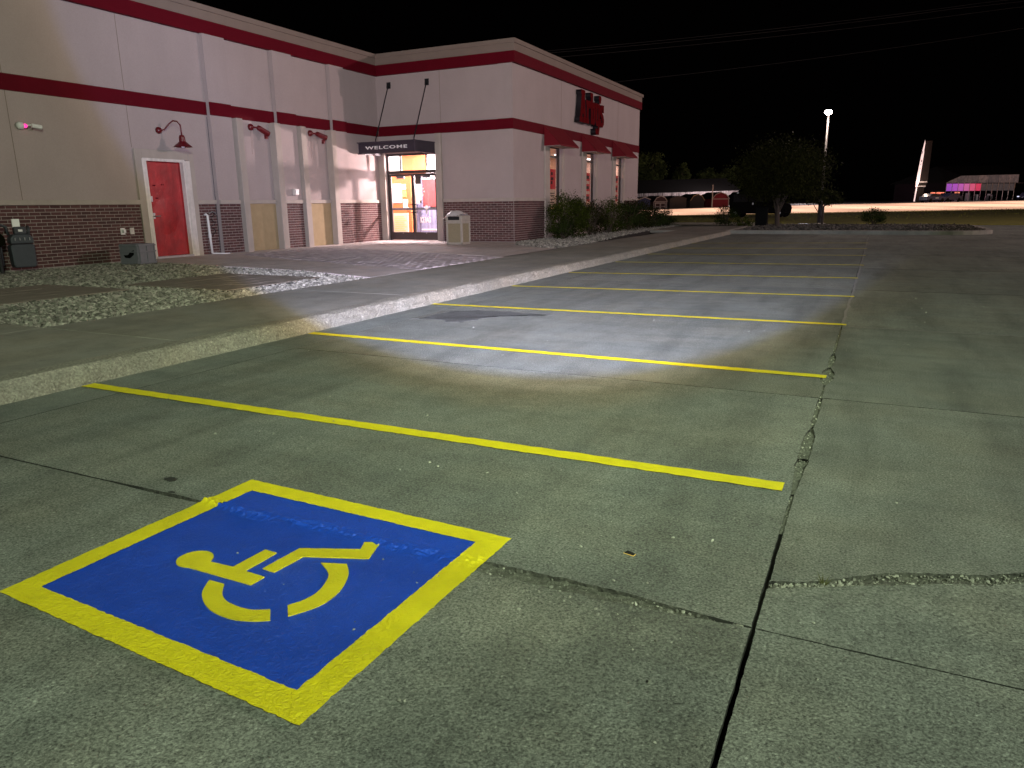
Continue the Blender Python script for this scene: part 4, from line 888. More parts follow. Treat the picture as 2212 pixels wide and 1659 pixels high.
# --- white pipe and cable by the red door
t = thing('drain_pipe', 'thin white plastic pipe standing against the brick beside the red door', 'pipe')
b = MB(); b.tube([(XW + .02, 13.22, 1.10), (XW + .06, 13.24, 1.115), (XW + .08, 13.26, 1.09), (XW + .08, 13.27, .6), (XW + .08, 13.29, .17)], .028, 10); b.build('pipe', 'white_pvc', t, smooth=True)
b = MB(); b.tube([(XW + .08, 13.27, .55), (XW + .08, 13.27, .65)], .036, 10); b.build('coupling', 'white_pvc', t); b = MB(); b.tube([(XW + .08, 13.29, .17), (XW + .3, 13.5, .155), (XW + .32, 13.62, .155)], .016, 8); b.build('outlet_hose', 'white_pvc', t)
t = thing('cable_bundle', 'tangled dark cable hanging on the brick beside the white pipe', 'cable'); b = MB(); q = [(XW + .05 + .02 * math.sin(i * 2.1), 13.44 + .07 * math.sin(i * 1.3), 1.16 - i * .042) for i in range(15)]; b.tube(q, .010, 6); b.build('cable', 'black', t); b = MB(); b.tube([(XW + .04, 13.34, 1.12), (XW + .07, 13.42, 1.18), (XW + .05, 13.52, 1.16), (XW + .04, 13.58, 1.1)], .012, 6); b.build('valve_arm', 'steel', t)
b = MB(); b.tube([(XW + .035, 13.60, 3.4), (XW + .035, 13.60, .14)], .006, 6); b.build('conduit', 'grey_dark', t)
# --- grey crate upside down by the door
t = thing('plastic_crate', 'grey plastic crate with a hole lying on the rocks beside the red door', 'crate'); cx, cy = -14.05, 10.66
def crate():
    w_, d_, h_ = .235, .235, .42
    b = MB(); b.box(-w_ + .02, w_ - .02, -d_ + .02, d_ - .02, h_ - .03, h_); b.build('crate_base', 'grey_plastic', t)
    for s_ in (-1, 1):
        b = MB(); b.box(-w_, w_, s_ * d_ - .012, s_ * d_ + .012, 0, h_); b.build('crate_side', 'grey_plastic', t, .006); b = MB(); b.box(s_ * w_ - .012, s_ * w_ + .012, -d_ + .012, d_ - .012, 0, h_); b.build('crate_side', 'grey_plastic', t, .006)
    for s_ in (-.5, 0, .5):
        boxpart('crate_rib', 'grey_plastic', t, w_ + .012, w_ + .026, s_ * d_ * 1.7 - .012, s_ * d_ * 1.7 + .012, .02, h_ - .02)
    for z in (.02, .25, h_ - .045): boxpart('crate_rim', 'grey_plastic', t, w_ + .012, w_ + .034, -d_, d_, z, z + .024); boxpart('crate_rim', 'grey_plastic', t, -w_, w_, -d_ - .03, -d_ - .012, z, z + .024)
    b = MB(); b.prism([(-.14, .19), (-.02, .20), (.05, .27), (.15, .30), (.13, .20), (.02, .13), (-.1, .14)], 'y', -d_ - .016, -d_ - .0125); b.build('broken_hole', 'pure_black', t)
crate(); place(t, (cx, cy, .13), R(8))
# --- gas meter at the left edge
t = thing('gas_meter', 'grey gas meter with a pale tag standing on the rocks at the left edge', 'gas meter')
b = MB(); b.prism([(-.17, 0), (-.19, .06), (-.20, .40), (-.17, .43), (.17, .43), (.20, .40), (.19, .06), (.17, 0)], 'x', -.12, .10); o = b.build('meter_case', 'meter_grey', t, .03)
b = MB(); b.prism([(-.19, 0), (-.19, .10), (-.13, .17), (.13, .17), (.19, .10), (.19, 0)], 'x', -.11, .12); o = b.build('meter_head', 'meter_grey', t, .02); o.location = (0, 0, .44)
for s_ in (-.12, -.04, .04, .12): boxpart('bolt', 'steel', t, .12, .132, s_ - .008, s_ + .008, .50, .55)
boxpart('index_box', 'grey_dark', t, -.02, .1, -.10, .10, .61, .75, .02); boxpart('pale_tag', 'white_board', t, .02, .05, -.10, .02, .74, .89); boxpart('tag_clip', 'white_pvc', t, .10, .11, -.04, .03, .66, .70)
b = MB(); b.tube([(-.02, -.17, .60), (-.02, -.20, .75), (-.02, -.3, .8), (-.02, -.34, .7), (-.02, -.34, .05)], .03, 10); b.build('inlet_pipe', 'grey_dark', t, smooth=True)
b = MB(); b.tube([(-.02, .15, .60), (-.02, .17, .70), (-.15, .2, .74)], .03, 10); b.build('outlet_pipe', 'grey_dark', t, smooth=True)
place(t, (-14.42, 8.50, .22), R(-14))
t = thing('gas_regulator', 'dark pipe riser with an olive regulator at the picture edge beside the gas meter', 'regulator'); b = MB(); b.tube([(0, 0, 0), (0, 0, .75)], .035, 10); b.build('riser', 'black', t); b = MB(); b.lathe([(0, -.05), (.11, -.045), (.13, 0), (.11, .045), (0, .05)], (.03, 0, .62), (1, 0, 0), 18); b.build('regulator_body', 'leaf_olive', t); place(t, (-14.45, 8.10, .12))
# --- litter bin by the entrance
t = thing('litter_bin', 'beige litter bin with pebbled panels and a plastic bag over its rim', 'litter bin'); hw = .235
b = MB()
for sx in (-1, 1):
    for sy in (-1, 1): b.box(sx * hw - .03, sx * hw + .03, sy * hw - .03, sy * hw + .03, .0, .66)
b.box(-hw - .03, hw + .03, -hw - .03, hw + .03, 0, .06); b.box(-hw - .032, hw + .032, -hw - .032, hw + .032, .60, .68); b.build('bin_frame', 'bin_body', t, .008)
for rz in range(4):
    b = MB(); b.box(-hw + .03, hw - .03, -hw - .01, -hw + .01, .06, .60); o = b.build('pebbled_panel', 'bin_panel', t); o.rotation_euler = (0, 0, rz * math.pi / 2)
b = MB(); b.prism([(-hw - .035, .68), (hw + .035, .68), (hw + .035, .80), (hw, .83), (-hw, .83), (-hw - .035, .80)], 'y', -hw - .035, hw + .035); b.build('bin_lid', 'bin_body', t, .012); boxpart('lid_mouth', 'black', t, -hw + .05, hw - .05, -hw - .039, -hw - .034, .70, .80)
b = MB(); n = 14; vs = []; fs = []
for i in range(n + 1):
    for j in range(n + 1):
        u, v = i / n * 2 - 1, j / n * 2 - 1; r = vnoise(i * .9 + j * 1.7, 3)
        vs.append((-.08 + u * .27 + .02 * r, -.02 + v * .32, .835 + .09 * (1 - u * u) * (1 - v * v) + .05 * r - (.20 * max(0, -u - .45) + .16 * max(0, abs(v) - .75))))
for i in range(n):
    for j in range(n): a = i * (n + 1) + j; fs.append((a, a + n + 1, a + n + 2, a + 1))
b.add(vs, fs); b.build('plastic_bag', 'bag_plastic', t, smooth=True)
place(t, (-11.05, 19.05, .14), R(2))

# ================================================================== PLANTS
def leaves(m, pts, size, seed, flat=.5):
    rs = np.random.RandomState(seed); V = []; F = []; T = []
    for i, (p, tn) in enumerate(pts):
        a = rs.randn(3); a /= np.linalg.norm(a); c = rs.randn(3); c -= a * (c @ a); c /= np.linalg.norm(c); s_ = size * rs.uniform(.6, 1.4); p = np.array(p)
        V += [p - a * s_ * .5, p + c * s_ * flat * .5, p + a * s_ * .5 + np.array([0, 0, -s_ * .1]), p - c * s_ * flat * .5]; o = 4 * i; F += [(o, o + 1, o + 2), (o, o + 2, o + 3)]; T += [tn, tn]
    m.add(V, F); m.t = m.t[:-len(F)] + T
def crown_pts(c, rad, nclump, per, seed, shell=.75, cr=.22, low=-.9):
    rs = np.random.RandomState(seed); out = []; C = []
    while len(C) < nclump:
        d = rs.randn(3); d /= np.linalg.norm(d)
        if d[2] < low: continue
        C.append(np.array(c) + d * np.array(rad) * rs.uniform(shell * .6, 1.0) ** .7)
    for k in C:
        tn = np.clip(rs.normal(.5, .28), 0, 1); n = int(per * rs.uniform(.5, 1.5))
        for p in k + rs.randn(n, 3) * cr * np.array([1, 1, .7]) * min(rad): out.append((tuple(p), float(np.clip(tn + rs.normal(0, .14), 0, 1))))
    return out
def shrub(label, base, rad, mt, seed, nclump=60, per=90, size=.055, twigs=14, name='shrub', group='shrubs in the rock beds'):
    t = thing(name, label, 'shrub', group); rs = random.Random(seed); b = MB()
    for k in range(twigs):
        a = rs.uniform(0, 6.28); q = rs.uniform(.3, .95); h = rad[2] * rs.uniform(1.3, 2.1); b.tube([(0, 0, 0), (math.cos(a) * rad[0] * q * .5, math.sin(a) * rad[1] * q * .5, h * .5), (math.cos(a) * rad[0] * q, math.sin(a) * rad[1] * q, h)], [.012, .008, .003], 5, False)
    b.build('stems', 'bark', t)
    m = MB(); leaves(m, crown_pts((0, 0, rad[2] * .98), rad, nclump, per, seed, cr=.24), size, seed); m.build('foliage', mt, t); place(t, base); return t
shrub('tall green shrub under the first window by the white trim post', (-9.25, 23.15, .12), (.62, .85, .70), 'leaf', 1, 80, 110)
shrub('low dark shrub in front at the foot of the tall one', (-9.05, 22.35, .12), (.42, .42, .36), 'leaf_dark', 2, 34, 60)
shrub('twiggy brown-green shrub between the first and second windows', (-9.2, 25.2, .12), (.55, .9, .62), 'leaf_olive', 3, 60, 90, .05, 26)
shrub('yellow-green shrub below the second window', (-9.2, 27.4, .12), (.55, .85, .66), 'leaf', 4, 60, 90, .05, 26)
shrub('dark spreading shrub below the third window', (-9.2, 29.8, .12), (.6, .95, .58), 'leaf_dark', 5, 60, 90)
shrub('olive shrub rising at the end of the wall', (-9.3, 31.9, .12), (.5, .7, .60), 'leaf_olive', 6, 50, 90)
shrub('low dark shrub just past the building corner', (-9.3, 33.8, .12), (.6, .8, .42), 'leaf_dark', 7, 50, 90)
shrub('last low twiggy shrub of the row before the bright road', (-9.2, 35.6, .12), (.55, .7, .38), 'leaf_dark', 8, 50, 80, .05, 24)
shrub('round dark shrub at the left end of the planted island', (-6.55, 37.0, .10), (.55, .5, .46), 'leaf_dark', 9, 44, 60, .06, 20)
shrub('low bright green shrub at the left end of the island', (-5.6, 36.4, .10), (.45, .4, .22), 'leaf', 10, 30, 50, .05)
shrub('round dark shrub on the right end of the planted island', (-.10, 38.7, .10), (.55, .5, .38), 'leaf_dark', 11, 44, 60, .06, 12)
def tree(label, base, trunk_h, rad, cz, mt, seed, nclump, per, size, limbs=7, tr=.09, bark='bark', name='tree', group=None, cr=.2, lean=(0, 0)):
    t = thing(name, label, 'tree', group); rs = random.Random(seed); b = MB()
    b.tube([(0, 0, -.1), (lean[0] * .3, lean[1] * .3, trunk_h * .5), (lean[0], lean[1], trunk_h)], [tr * 1.25, tr, tr * .8], 10)
    for k in range(limbs):
        a = 6.28 * k / limbs + rs.uniform(-.3, .3); q = rs.uniform(.45, .85); h = cz + rad[2] * rs.uniform(-.2, .65); s0 = trunk_h * rs.uniform(.15, 1)
        p0 = Vector((lean[0] * s0 / trunk_h, lean[1] * s0 / trunk_h, s0)); p2 = Vector((lean[0] + math.cos(a) * rad[0] * q, lean[1] + math.sin(a) * rad[1] * q, h)); pm = p0.lerp(p2, .5) + Vector((rs.uniform(-.1, .1), rs.uniform(-.1, .1), .12 * rad[2]))
        b.tube([p0, pm, p2], [tr * .5, tr * .32, tr * .10], 6, False)
        for _ in range(2): p3 = p2 + Vector((rs.uniform(-.3, .3) * rad[0], rs.uniform(-.3, .3) * rad[1], rs.uniform(.0, .35) * rad[2])); b.tube([pm.lerp(p2, .5), p3], [tr * .16, tr * .05], 5, False)
    b.build('trunk', bark, t)
    m = MB(); leaves(m, crown_pts((lean[0], lean[1], cz), rad, nclump, per, seed, cr=cr), size, seed); m.build('crown', mt, t); place(t, base); return t
tree('broad dark multi-stemmed tree on the planted island', (-4.22, 37.2, .1), 1.0, (1.85, 1.6, 1.25), 2.5, 'leaf_olive', 21, 200, 150, .11, 9, .10, cr=.26)
tree('small low-branched tree right in front of the lamp post', (-2.35, 39.0, .1), .9, (.85, .7, .42), 1.25, 'leaf_olive', 22, 36, 80, .09, 6, .05)
for k, (n, tt, hh, rr, lab) in enumerate(((140, 76.5, 11.0, 3.6, 'tall round tree with pale trunks behind the sheds'), (141, 85.0, 8.4, 1.6, 'pointed evergreen behind the sheds'), (142, 92, 7.2, 2.6, 'low dark tree behind the barn-shaped sheds'), (143, 99, 7.8, 2.8, 'dim tree farthest right behind the dark roof'))):
    p = far(n, tt, zfar(tt) + .2)
    tree(lab, p, hh * .45, (rr, rr, hh * .32), hh * .66, 'leaf_far', 30 + k, 60, 70, .55, 6, .16, 'bark_pale', group='trees behind the sheds', cr=.16)
# grass sprig in the cracked slab, and a dead leaf
t = thing('grass_sprig', 'tiny green grass sprig growing from the crack in the right slab', 'grass sprig'); b = MB()
for i in range(7):
    a = i * .9; h = .03 + .03 * rnd.random(); b.add([(-.003, 0, 0), (.003, 0, 0), (math.cos(a) * .03, math.sin(a) * .03, h)], [(0, 1, 2)])
b.build('blades', 'grass', t); place(t, (-.046, 2.495, -.015))
t = thing('dead_leaf', 'small folded dark leaf with yellow edge lying on the concrete', 'leaf'); b = MB(); b.add([(-.035, -.008, .002), (.03, -.014, .001), (.036, .004, .010), (-.02, .016, .014)], [(0, 1, 2, 3)]); b.build('leaf_blade', 'black', t)
b = MB(); b.tube([(-.036, -.010, .003), (.032, -.017, .003)], .0022, 5); b.tube([(.032, -.017, .003), (.038, .003, .008)], .0022, 5); b.build('leaf_edge', 'paper_yellow', t); place(t, (-.709, 2.421, 0), R(-8)); t.scale = (.62, .62, .62)

# ================================================================== MEDIAN AND BEYOND
t = thing('street_lamp', 'tall white lamp post with a glaring lit head on the planted island', 'street lamp')
b = MB(); b.lathe([(.30, 0), (.30, .06), (.24, .08), (0, .08)], (0, 0, 0), n=18); b.build('base', 'walk_concrete', t)
b = MB(); b.lathe([(.062, 1.25), (.06, 1.3), (.045, 5.15), (.0, 5.15)], (0, 0, 0), n=14); b.build('pole', 'pole_paint', t, smooth=True)
b = MB(); b.lathe([(.115, .08), (.115, 1.2), (.10, 1.25), (0, 1.25)], (0, 0, 0), n=14); b.build('pole_sleeve', 'pole_paint', t, smooth=True)
b = MB(); b.tube([(0, 0, 5.10), (.03, -.05, 5.22), (.05, -.12, 5.26)], .035, 8); b.build('arm', 'pole_paint', t)
b = MB(); b.prism([(-.16, 5.24), (.16, 5.24), (.13, 5.36), (-.13, 5.36)], 'y', -.34, -.02); b.build('lamp_head', 'grey_dark', t)
b = MB(); b.lathe([(0, .06), (.12, .055), (.17, .0), (.16, -.07), (.1, -.13), (0, -.15)], (0, -.36, 5.28), n=18); b.build('lens', 'street_glow', t, smooth=True)
place(t, (-2.56, 40.19, .1)); lamp('street_lamp_light', 'POINT', (-2.56, 39.83, 5.05), 330, (1, .80, .68), .08)
t = thing('utility_cabinet', 'black upright utility box on the island beside the tree', 'utility box'); boxpart('cabinet', 'pure_black', t, -.27, .27, -.2, .2, 0, .82, .01); boxpart('cabinet_lid', 'pure_black', t, -.29, .29, -.22, .22, .82, .87); boxpart('cabinet_door', 'pure_black', t, -.22, .22, -.212, -.2, .06, .76); place(t, (-4.98, 37.6, .09))
t = thing('ground_box', 'low pale concrete box by the lamp post', 'ground box'); boxpart('box_body', 'walk_concrete', t, -.28, .28, -.2, .2, 0, .14, .01); boxpart('box_lid', 'steel', t, -.24, .24, -.16, .16, .14, .155); place(t, (-3.3, 40.6, -.006))
# dark van parked across the lawn's edge
V = thing('parked_van', 'black van with bright hub caps parked in the dark behind the island tree', 'van'); L_ = 4.35
b = MB(); b.prism([(-2.2, .30), (2.15, .30), (2.2, .75), (2.05, 1.0), (1.45, 1.15), (.95, 1.85), (.7, 1.98), (-2.0, 1.98), (-2.18, 1.8)], 'y', -.92, .92); b.build('body', 'pure_black', V, .06)
for x in (-1.7, 1.7):
    for s_ in (-1, 1):
        wh = node('wheel', V); b = MB(); b.lathe([(.22, -.1), (.33, -.1), (.35, -.05), (.35, .05), (.33, .1), (.22, .1)], (x, s_ * .86, .35), (0, 1, 0), 22); b.build('tyre', 'pure_black', wh); b = MB(); b.lathe([(0, .08), (.09, .08), (.12, .0), (.12, -.06), (0, -.08)], (x, s_ * .95, .35), (0, s_, 0), 14); b.build('hub_cap', 'hub', wh)
for x0, x1 in ((-1.9, -.75), (-.65, .45)): boxpart('side_window', 'black', V, x0, x1, -.926, -.918, 1.2, 1.78)
b = MB(); b.prism([(.55, 1.2), (1.35, 1.2), (.85, 1.78), (.55, 1.78)], 'y', -.926, -.918); b.build('side_window', 'black', V)
boxpart('door_handle', 'hub', V, -.40, -.30, -.94, -.925, .98, 1.13); boxpart('marker_light', 'hub', V, -1.65, -1.5, -.94, -.925, 1.84, 1.94); boxpart('side_mirror', 'black', V, .9, 1.05, -1.08, -.93, 1.15, 1.35)
place(V, (-8.35, 62.0, .02), R(-8))
# --- sheds for sale beyond the road
def shed(label, t0, t1, n, z0, ze, zr, body, trim, gambrel, door=None, trimm='shed_trim'):
    T = thing('garden_shed', label, 'shed', 'sheds for sale across the road'); wd = t1 - t0; dp = 3.4; he = ze - z0; hr = zr - z0; h2 = wd / 2
    ro = [(-h2, 0), (h2, 0), (h2, he)] + ([(h2 * .62, he + (hr - he) * .68)] if gambrel else []) + [(0, hr)] + ([(-h2 * .62, he + (hr - he) * .68)] if gambrel else []) + [(-h2, he)]
    b = MB(); b.prism(ro, 'y', 0, dp); b.build('walls', body, T)
    up_ = [p for p in ro[2:]]; b = MB(); k = len(up_); vs = []
    for y in (-.14, dp + .1):
        for p in up_: vs.append((p[0] * 1.06, y, p[1] + .05))
        for p in up_: vs.append((p[0] * 1.06, y, p[1] - .01))
    fs = [(i, i + 1, 2 * k + i + 1, 2 * k + i) for i in range(k - 1)] + [(k + i, 3 * k + i, 3 * k + i + 1, k + i + 1) for i in range(k - 1)] + [(i, k + i, k + i + 1, i + 1) for i in range(k - 1)]
    b.add(vs, fs); b.build('roof', 'roof_dark', T)
    for i in range(k - 1):
        a, c = Vector(up_[i]), Vector(up_[i + 1]); d = (c - a).normalized(); nr = Vector((-d.y, d.x)) * .05
        b = MB(); b.prism([tuple(a - nr), tuple(c - nr), tuple(c + nr), tuple(a + nr)], 'y', -.18, -.145); b.build('rake_trim', trimm if trim else body, T)
    if door:
        for x in (-h2 + .04, h2 - .04): boxpart('corner_trim', 'shed_trim', T, x - .05, x + .05, -.04, -.002, 0, he)
        boxpart('header_trim', 'shed_trim', T, -h2, h2, -.045, -.004, he - .04, he + .05)
    if door == 'double':
        for x0, x1 in ((-h2 * .78, -.02), (.02, h2 * .78)):
            dd = boxpart('door', 'shed_trim', T, x0, x1, -.05, -.01, .05, he - .12)
            boxpart('door_panel', body, dd, x0 + .10, x1 - .10, -.062, -.05, .42, he - .28); boxpart('door_panel', body, dd, x0 + .10, x1 - .10, -.062, -.05, .10, .34)
    place(T, far(n, (t0 + t1) / 2, z0), math.atan2(TD.y, TD.x)); return T
sg = lambda x, y: Vector((x, y, 0)).dot(TD)
shed('dark blue gabled shed with white roof edge at the building corner', sg(-31.77, 107.51), sg(-30.34, 108.92), 99, .26, 1.68, 2.0, 'shed_blue', True, False)
shed('maroon barn-roofed shed with cream double doors', sg(-29.93, 109.32), sg(-28.34, 110.87), 99, .26, 1.36, 2.18, 'shed_maroon', True, True, 'double')
shed('brown gabled shed with plain front', sg(-27.99, 111.21), sg(-25.97, 113.19), 99, .31, 1.77, 2.15, 'shed_brown', True, False, None, 'shed_brown')
shed('dark barn-roofed shed with orange roof edge', sg(-25.55, 113.61), sg(-23.78, 115.34), 99, .36, 1.45, 2.40, 'shed_dark', True, True, None, 'shed_trim_orange')
shed('large red barn-roofed shed with white trim', sg(-22.85, 116.25), sg(-20.67, 118.39), 99, .36, 1.65, 2.64, 'shed_red', True, True, 'plain')
t = thing('white_post', 'slim white post standing between the dark shed and the red shed', 'post'); b = MB(); b.tube([(0, 0, 0), (0, 0, 3.35)], .085, 10); b.build('post_shaft', 'shed_trim', t); b = MB(); b.lathe([(.11, 3.35), (.11, 3.4), (0, 3.42)], (0, 0, 0), n=10); b.build('post_cap', 'pole_paint', t); place(t, far(98, sg(-23.25, 115.86), .36))
# long open building with a dark roof behind the sheds
OB = thing('open_market_building', 'long low building with a black roof and pale plastic curtains behind the sheds', 'building'); t0, t1, n0 = sg(-36.04, 121.53) - 4, sg(-22.0, 135.29), 112
b = MB(); b.v = [tuple(far(n0 + a, tt, z)) for tt, e in ((t0, 2.62), (t1, 3.11)) for a, z in ((-.3, e), (-.3, e + .12), (4, e + 2.2), (8, e + .1))]; b.f = [(0, 4, 5, 1), (1, 5, 6, 2), (2, 6, 7, 3), (3, 7, 4, 0), (0, 1, 2, 3), (7, 6, 5, 4)]; b.t = [.5] * 6; b.build('roof', 'far_roof', OB)
nb = 9
for i in range(nb + 1):
    tt = t0 + (t1 - t0) * i / nb; z = zfar(tt) + .1; p = far(n0, tt - (.2 if i == nb else 0)); b = MB(); b.tube([(p.x, p.y, z), (p.x, p.y, 2.7 + .45 * i / nb)], .07, 8); b.build('column', 'sheet_pale', OB)
for i in range(nb):
    a, c = t0 + (t1 - t0) * i / nb + .1, t0 + (t1 - t0) * (i + 1) / nb - .1; b = MB(); vs = []; fs = []; N_ = 16
    for j in range(N_ + 1):
        u = j / N_; tt = a + (c - a) * u; e = 2.66 + .45 * (i + u) / nb; sag = .95 - .55 * (1 - (2 * u - 1) ** 2) if i > 4 else 1.0
        vs += [far(n0 + .05 * math.sin(j * 2.2), tt, e), far(n0 + .12 * math.sin(j * 1.9), tt, e - .18 - sag)]
        if j: fs.append((2 * j - 2, 2 * j, 2 * j + 1, 2 * j - 1))
    b.tone = .3 + .5 * rnd.random(); b.add(vs, fs); b.build('plastic_curtain', 'sheet_pale', OB)
lamp('market_fill_light', 'POINT', far(106.5, 88, 2.9), 2600, (1, .82, .85), .1); lamp('market_fill_light', 'POINT', far(106.5, 72, 2.7), 2200, (1, .8, .8), .1)  # unseen fill lights added to brighten the curtains and the trees behind
b = MB(); b.v = [tuple(far(n0 + 7.5, tt, z)) for tt in (t0, t1) for z in (.2, 2.8)]; b.f = [(0, 2, 3, 1)]; b.t = [.5]; b.build('rear_wall', 'far_roof', OB)
# --- pylon sign
PS = thing('pylon_sign', 'tall leaning backlit sign blade on a dark brick pylon across the road', 'sign'); P0 = far(100, sg(6.2, 146.1), zfar(106))
VD = Vector((P0.x, P0.y, 0)).normalized(); SD = Vector((VD.y, -VD.x, 0))
def ps(nm, m, poly, d0, d1):
    """outline in (sideways metres, height), with thickness along depth"""
    b = MB(); k = len(poly); b.add([P0 + SD * p[0] + VD * d0 + Vector((0, 0, p[1] - P0.z)) for p in poly] + [P0 + SD * p[0] + VD * d1 + Vector((0, 0, p[1] - P0.z)) for p in poly], [tuple(range(k)), tuple(range(2 * k - 1, k - 1, -1))] + [(i, k + i, k + (i + 1) % k, (i + 1) % k) for i in range(k)]); return b.build(nm, m, PS)
ps('sign_blade', 'sign_glow', [(-.78, 3.27), (-.48, 3.27), (-.25, 4.4), (-.10, 8.0), (-.06, 8.9), (-.10, 9.3), (-.05, 10.4), (-.13, 10.9), (-.22, 10.3), (-.45, 8.5), (-.72, 5.0)], -.2, .6)
for pz, dx, sx, sz in ((8.6, -.34, .05, .5), (7.3, -.30, .07, .45), (6.8, -.36, .05, .3), (6.2, -.40, .05, .2)): ps('sign_letter', 'sign_ink', [(dx - sx, pz), (dx + sx, pz + .1), (dx + sx, pz + sz), (dx - sx * .3, pz + sz)], -.23, -.205)
ps('pylon', 'brick_far', [(-.22, 4.3), (.95, 4.3), (1.0, 10.8), (.02, 10.8)], .7, 1.6); ps('pylon_base', 'brick_far', [(-.42, .6), (.55, .6), (.55, 3.3), (-.42, 3.3)], .7, 1.6)
ps('ledge', 'sheet_pale', [(-.35, 3.98), (.92, 3.98), (.92, 4.22), (-.35, 4.22)], .3, 1.8); ps('ledge', 'sheet_pale', [(-.45, 3.28), (.78, 3.28), (.78, 3.5), (-.45, 3.5)], .3, 1.8); ps('pylon_neck', 'brick_far', [(-.4, 3.5), (.8, 3.5), (.8, 3.98), (-.4, 3.98)], .7, 1.6)
ps('edge_light', 'sign_glow', [(-.82, .9), (-.62, .9), (-.48, 3.2), (-.68, 3.2)], .2, .6)
lamp('pylon_lamp_light', 'POINT', P0 - VD * 1.2 + Vector((0, 0, 3.2)), 160, (1, .75, .6), .1)
# --- lit market tent
PT = thing('market_tent', 'large open tent glowing purple to pink under a dark roof at the right edge', 'tent'); ta, tb, n0 = sg(10.19, 150.05), sg(22.5, 162.1), 100
zb = zfar(120) + .12
def pt(nm, m, pts, dn=0.0, thick=.08):
    b = MB(); k = len(pts); b.add([far(n0 + dn, ta + p[0], p[1]) for p in pts] + [far(n0 + dn + thick, ta + p[0], p[1]) for p in pts], [tuple(range(k)), tuple(range(2 * k - 1, k - 1, -1))] + [(i, k + i, k + (i + 1) % k, (i + 1) % k) for i in range(k)]); return b.build(nm, m, PT)
TL = tb - ta + 2
b = MB(); b.v = [tuple(far(n0 + a, ta + tt, z)) for a, tt, z in ((-.3, -.4, 4.0), (-.3, 2.9, 5.12), (-.3, TL, 5.4), (6, 4, 7.0), (6, TL, 7.2), (12, -.4, 4.0), (12, TL, 5.2))]; b.f = [(1, 2, 4, 3), (0, 1, 3), (0, 3, 5), (3, 4, 6, 5)]; b.t = [.5] * 4; b.build('tent_roof', 'far_roof', PT)
for i in range(7):
    a = 2.4 * i; c = min(TL, a + 2.36); top = lambda q: 3.95 + min(1, q / 2.9) * 1.1 + .02 * q
    b = MB(); b.tone = rnd.random(); vs = []; fs = []
    for j in range(9):
        u = a + (c - a) * j / 8; vs += [far(n0 + .06 * math.sin(u * 3), ta + u, 3.95), far(n0 + .06 * math.sin(u * 2.2 + 1), ta + u, top(u))]
        if j: fs.append((2 * j - 2, 2 * j, 2 * j + 1, 2 * j - 1))
    b.add(vs, fs); b.build('upper_curtain', 'dim_curtain', PT)
nbn = 12
for i in range(nbn):
    a = .12 + i * 1.33; c = a + 1.27
    mm = 'banner_%d' % min(5, i // 1 if i < 6 else 5) if i < 6 else 'dim_curtain'
    pt('banner' if i < 6 else 'lower_curtain', mm, [(a, 2.58 + .004 * i), (c, 2.58), (c, 3.80), (a, 3.80)], .02, .03)
for i in range(13): a = .06 + i * 1.33; pt('tent_pole', 'shed_trim', [(a - .035, zb), (a + .035, zb), (a + .035, 3.95), (a - .035, 3.95)], -.06, .07)
pt('eave_rail', 'grey_dark', [(-.05, 3.84), (TL, 3.84), (TL, 3.93), (-.05, 3.93)], -.02, .03)
pt('lit_counter', 'lit_orange', [(2.4, 1.95), (3.3, 1.95), (3.3, 2.45), (2.4, 2.45)], 5, .2); pt('lit_counter', 'lit_orange', [(3.7, 2.1), (5.4, 2.1), (5.4, 2.45), (3.7, 2.45)], 5, .2); pt('lit_counter', 'lit_orange', [(8.1, 2.2), (9.1, 2.2), (9.1, 2.48), (8.1, 2.48)], 5, .2)
for i in range(16): a = .5 + i * .95; h = 1.5 + .8 * rnd.random(); pt('stacked_goods', 'dim_curtain' if i % 3 == 0 else 'black', [(a, zb), (a + .5, zb), (a + .45, h), (a + .08, h)], 2 + 2 * rnd.random(), .6)
pt('tent_rear', 'far_roof', [(0, zb), (TL, zb), (TL, 4.6), (0, 4.0)], 11, .1)
lamp('tent_lamp_light', 'POINT', far(103, ta + 4, 3.4), 260, (1, .35, .7), .1); lamp('tent_lamp_light', 'POINT', far(103, ta + 12, 3.4), 260, (1, .8, .8), .1)
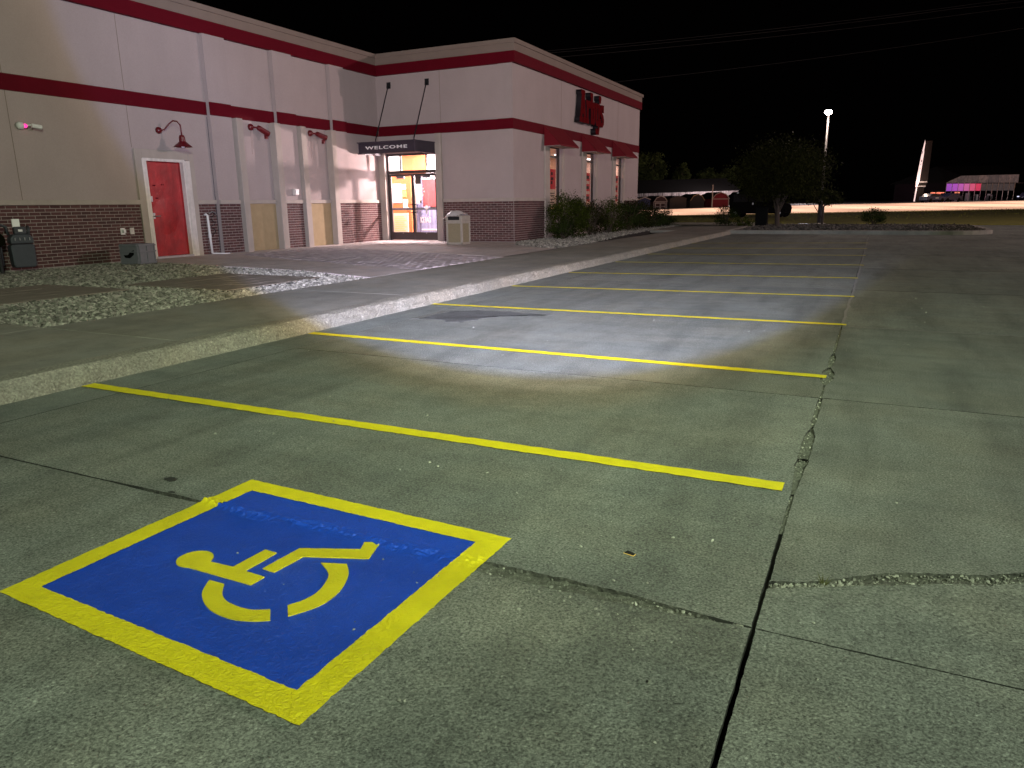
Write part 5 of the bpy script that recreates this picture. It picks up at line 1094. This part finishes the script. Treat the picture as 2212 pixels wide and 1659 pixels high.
# --- cars near the pylon
def car(label, tt, n, mt, rz=0, lights=False):
    T = thing('parked_car', label, 'car', 'cars parked across the road'); b = MB(); b.prism([(-2.0, .28), (2.0, .28), (2.05, .6), (1.95, .82), (1.1, .92), (.55, 1.36), (-.95, 1.38), (-1.6, .95), (-2.0, .9)], 'y', -.85, .85); b.build('body', mt, T, .04)
    for x in (-1.25, 1.25):
        for s_ in (-1, 1):
            b = MB(); b.lathe([(0, -.1), (.3, -.1), (.32, 0), (.3, .1), (0, .1)], (x, s_ * .78, .32), (0, 1, 0), 16); b.build('wheel', 'pure_black', T)
    b = MB(); b.prism([(-1.35, .95), (.95, .95), (.5, 1.30), (-.9, 1.32)], 'y', -.856, -.85); b.build('side_window', 'black', T)
    for s_ in (-.6, .6): boxpart('headlight', 'headlight' if lights else 'hub', T, 2.02, 2.07, s_ - .16, s_ + .16, .58, .74)
    boxpart('bright_trim', 'hub', T, -.3, .4, -.862, -.852, .62, .70)
    place(T, far(n, tt, zfar(tt) + .03), math.atan2(TD.y, TD.x) + rz); return T
car('dark blue car parked at the foot of the leaning pylon sign', sg(5.9, 145.9), 97.0, 'car_blue'); car('dark car with a pale roof rack just right of the pylon sign', sg(7.9, 147.6) + 1.6, 97.5, 'car_blue', R(180))
car('dark car with bluish headlights at the right end of the tent', sg(21.6, 161), 97.0, 'car_blue', R(190), True)
# tree trunk at the right edge of the lawn
t = thing('bare_tree', 'bare dark tree trunk at the right edge of the lawn', 'tree'); p = far(58, 92)
b = MB(); b.tube([(0, 0, -.05), (.05, 0, 1.2), (.12, .05, 2.6), (.3, .1, 4.2)], [.34, .26, .22, .16], 12); b.build('bole', 'bark', t); b = MB(); b.tube([(.1, .05, 2.4), (.6, .1, 3.4), (1.3, .2, 4.0)], [.12, .09, .05], 8); b.build('limb', 'bark', t); place(t, (p.x + 1.3, p.y - 1.3, .02))
# --- overhead wires
for k, (a, c, lab) in enumerate((((-25.7, 58.83, 13.31), (7.69, 91.57, 20.05), 'topmost overhead wire crossing the black sky'), ((-25.41, 59.12, 13.20), (4.56, 88.51, 19.15), 'overhead wire just under the topmost one'), ((-24.75, 59.76, 12.93), (9.95, 93.79, 19.72), 'third overhead wire from the top'), ((-21.1, 63.34, 11.2), (11.62, 95.42, 18.03), 'lowest overhead wire, well below the other three'))):
    a, c = Vector(a), Vector(c); d = c - a; pts = []
    for i in range(25):
        u = -.5 + 2.0 * i / 24; q = a + d * u; q.z -= .25 * (1 - (2 * u - 1) ** 2) * (0 < u < 1); pts.append(q)
    t = MB(); t.tube(pts, .028, 5); o = t.build('power_line', 'wire'); tag(o, lab, 'power line', 'overhead wires')
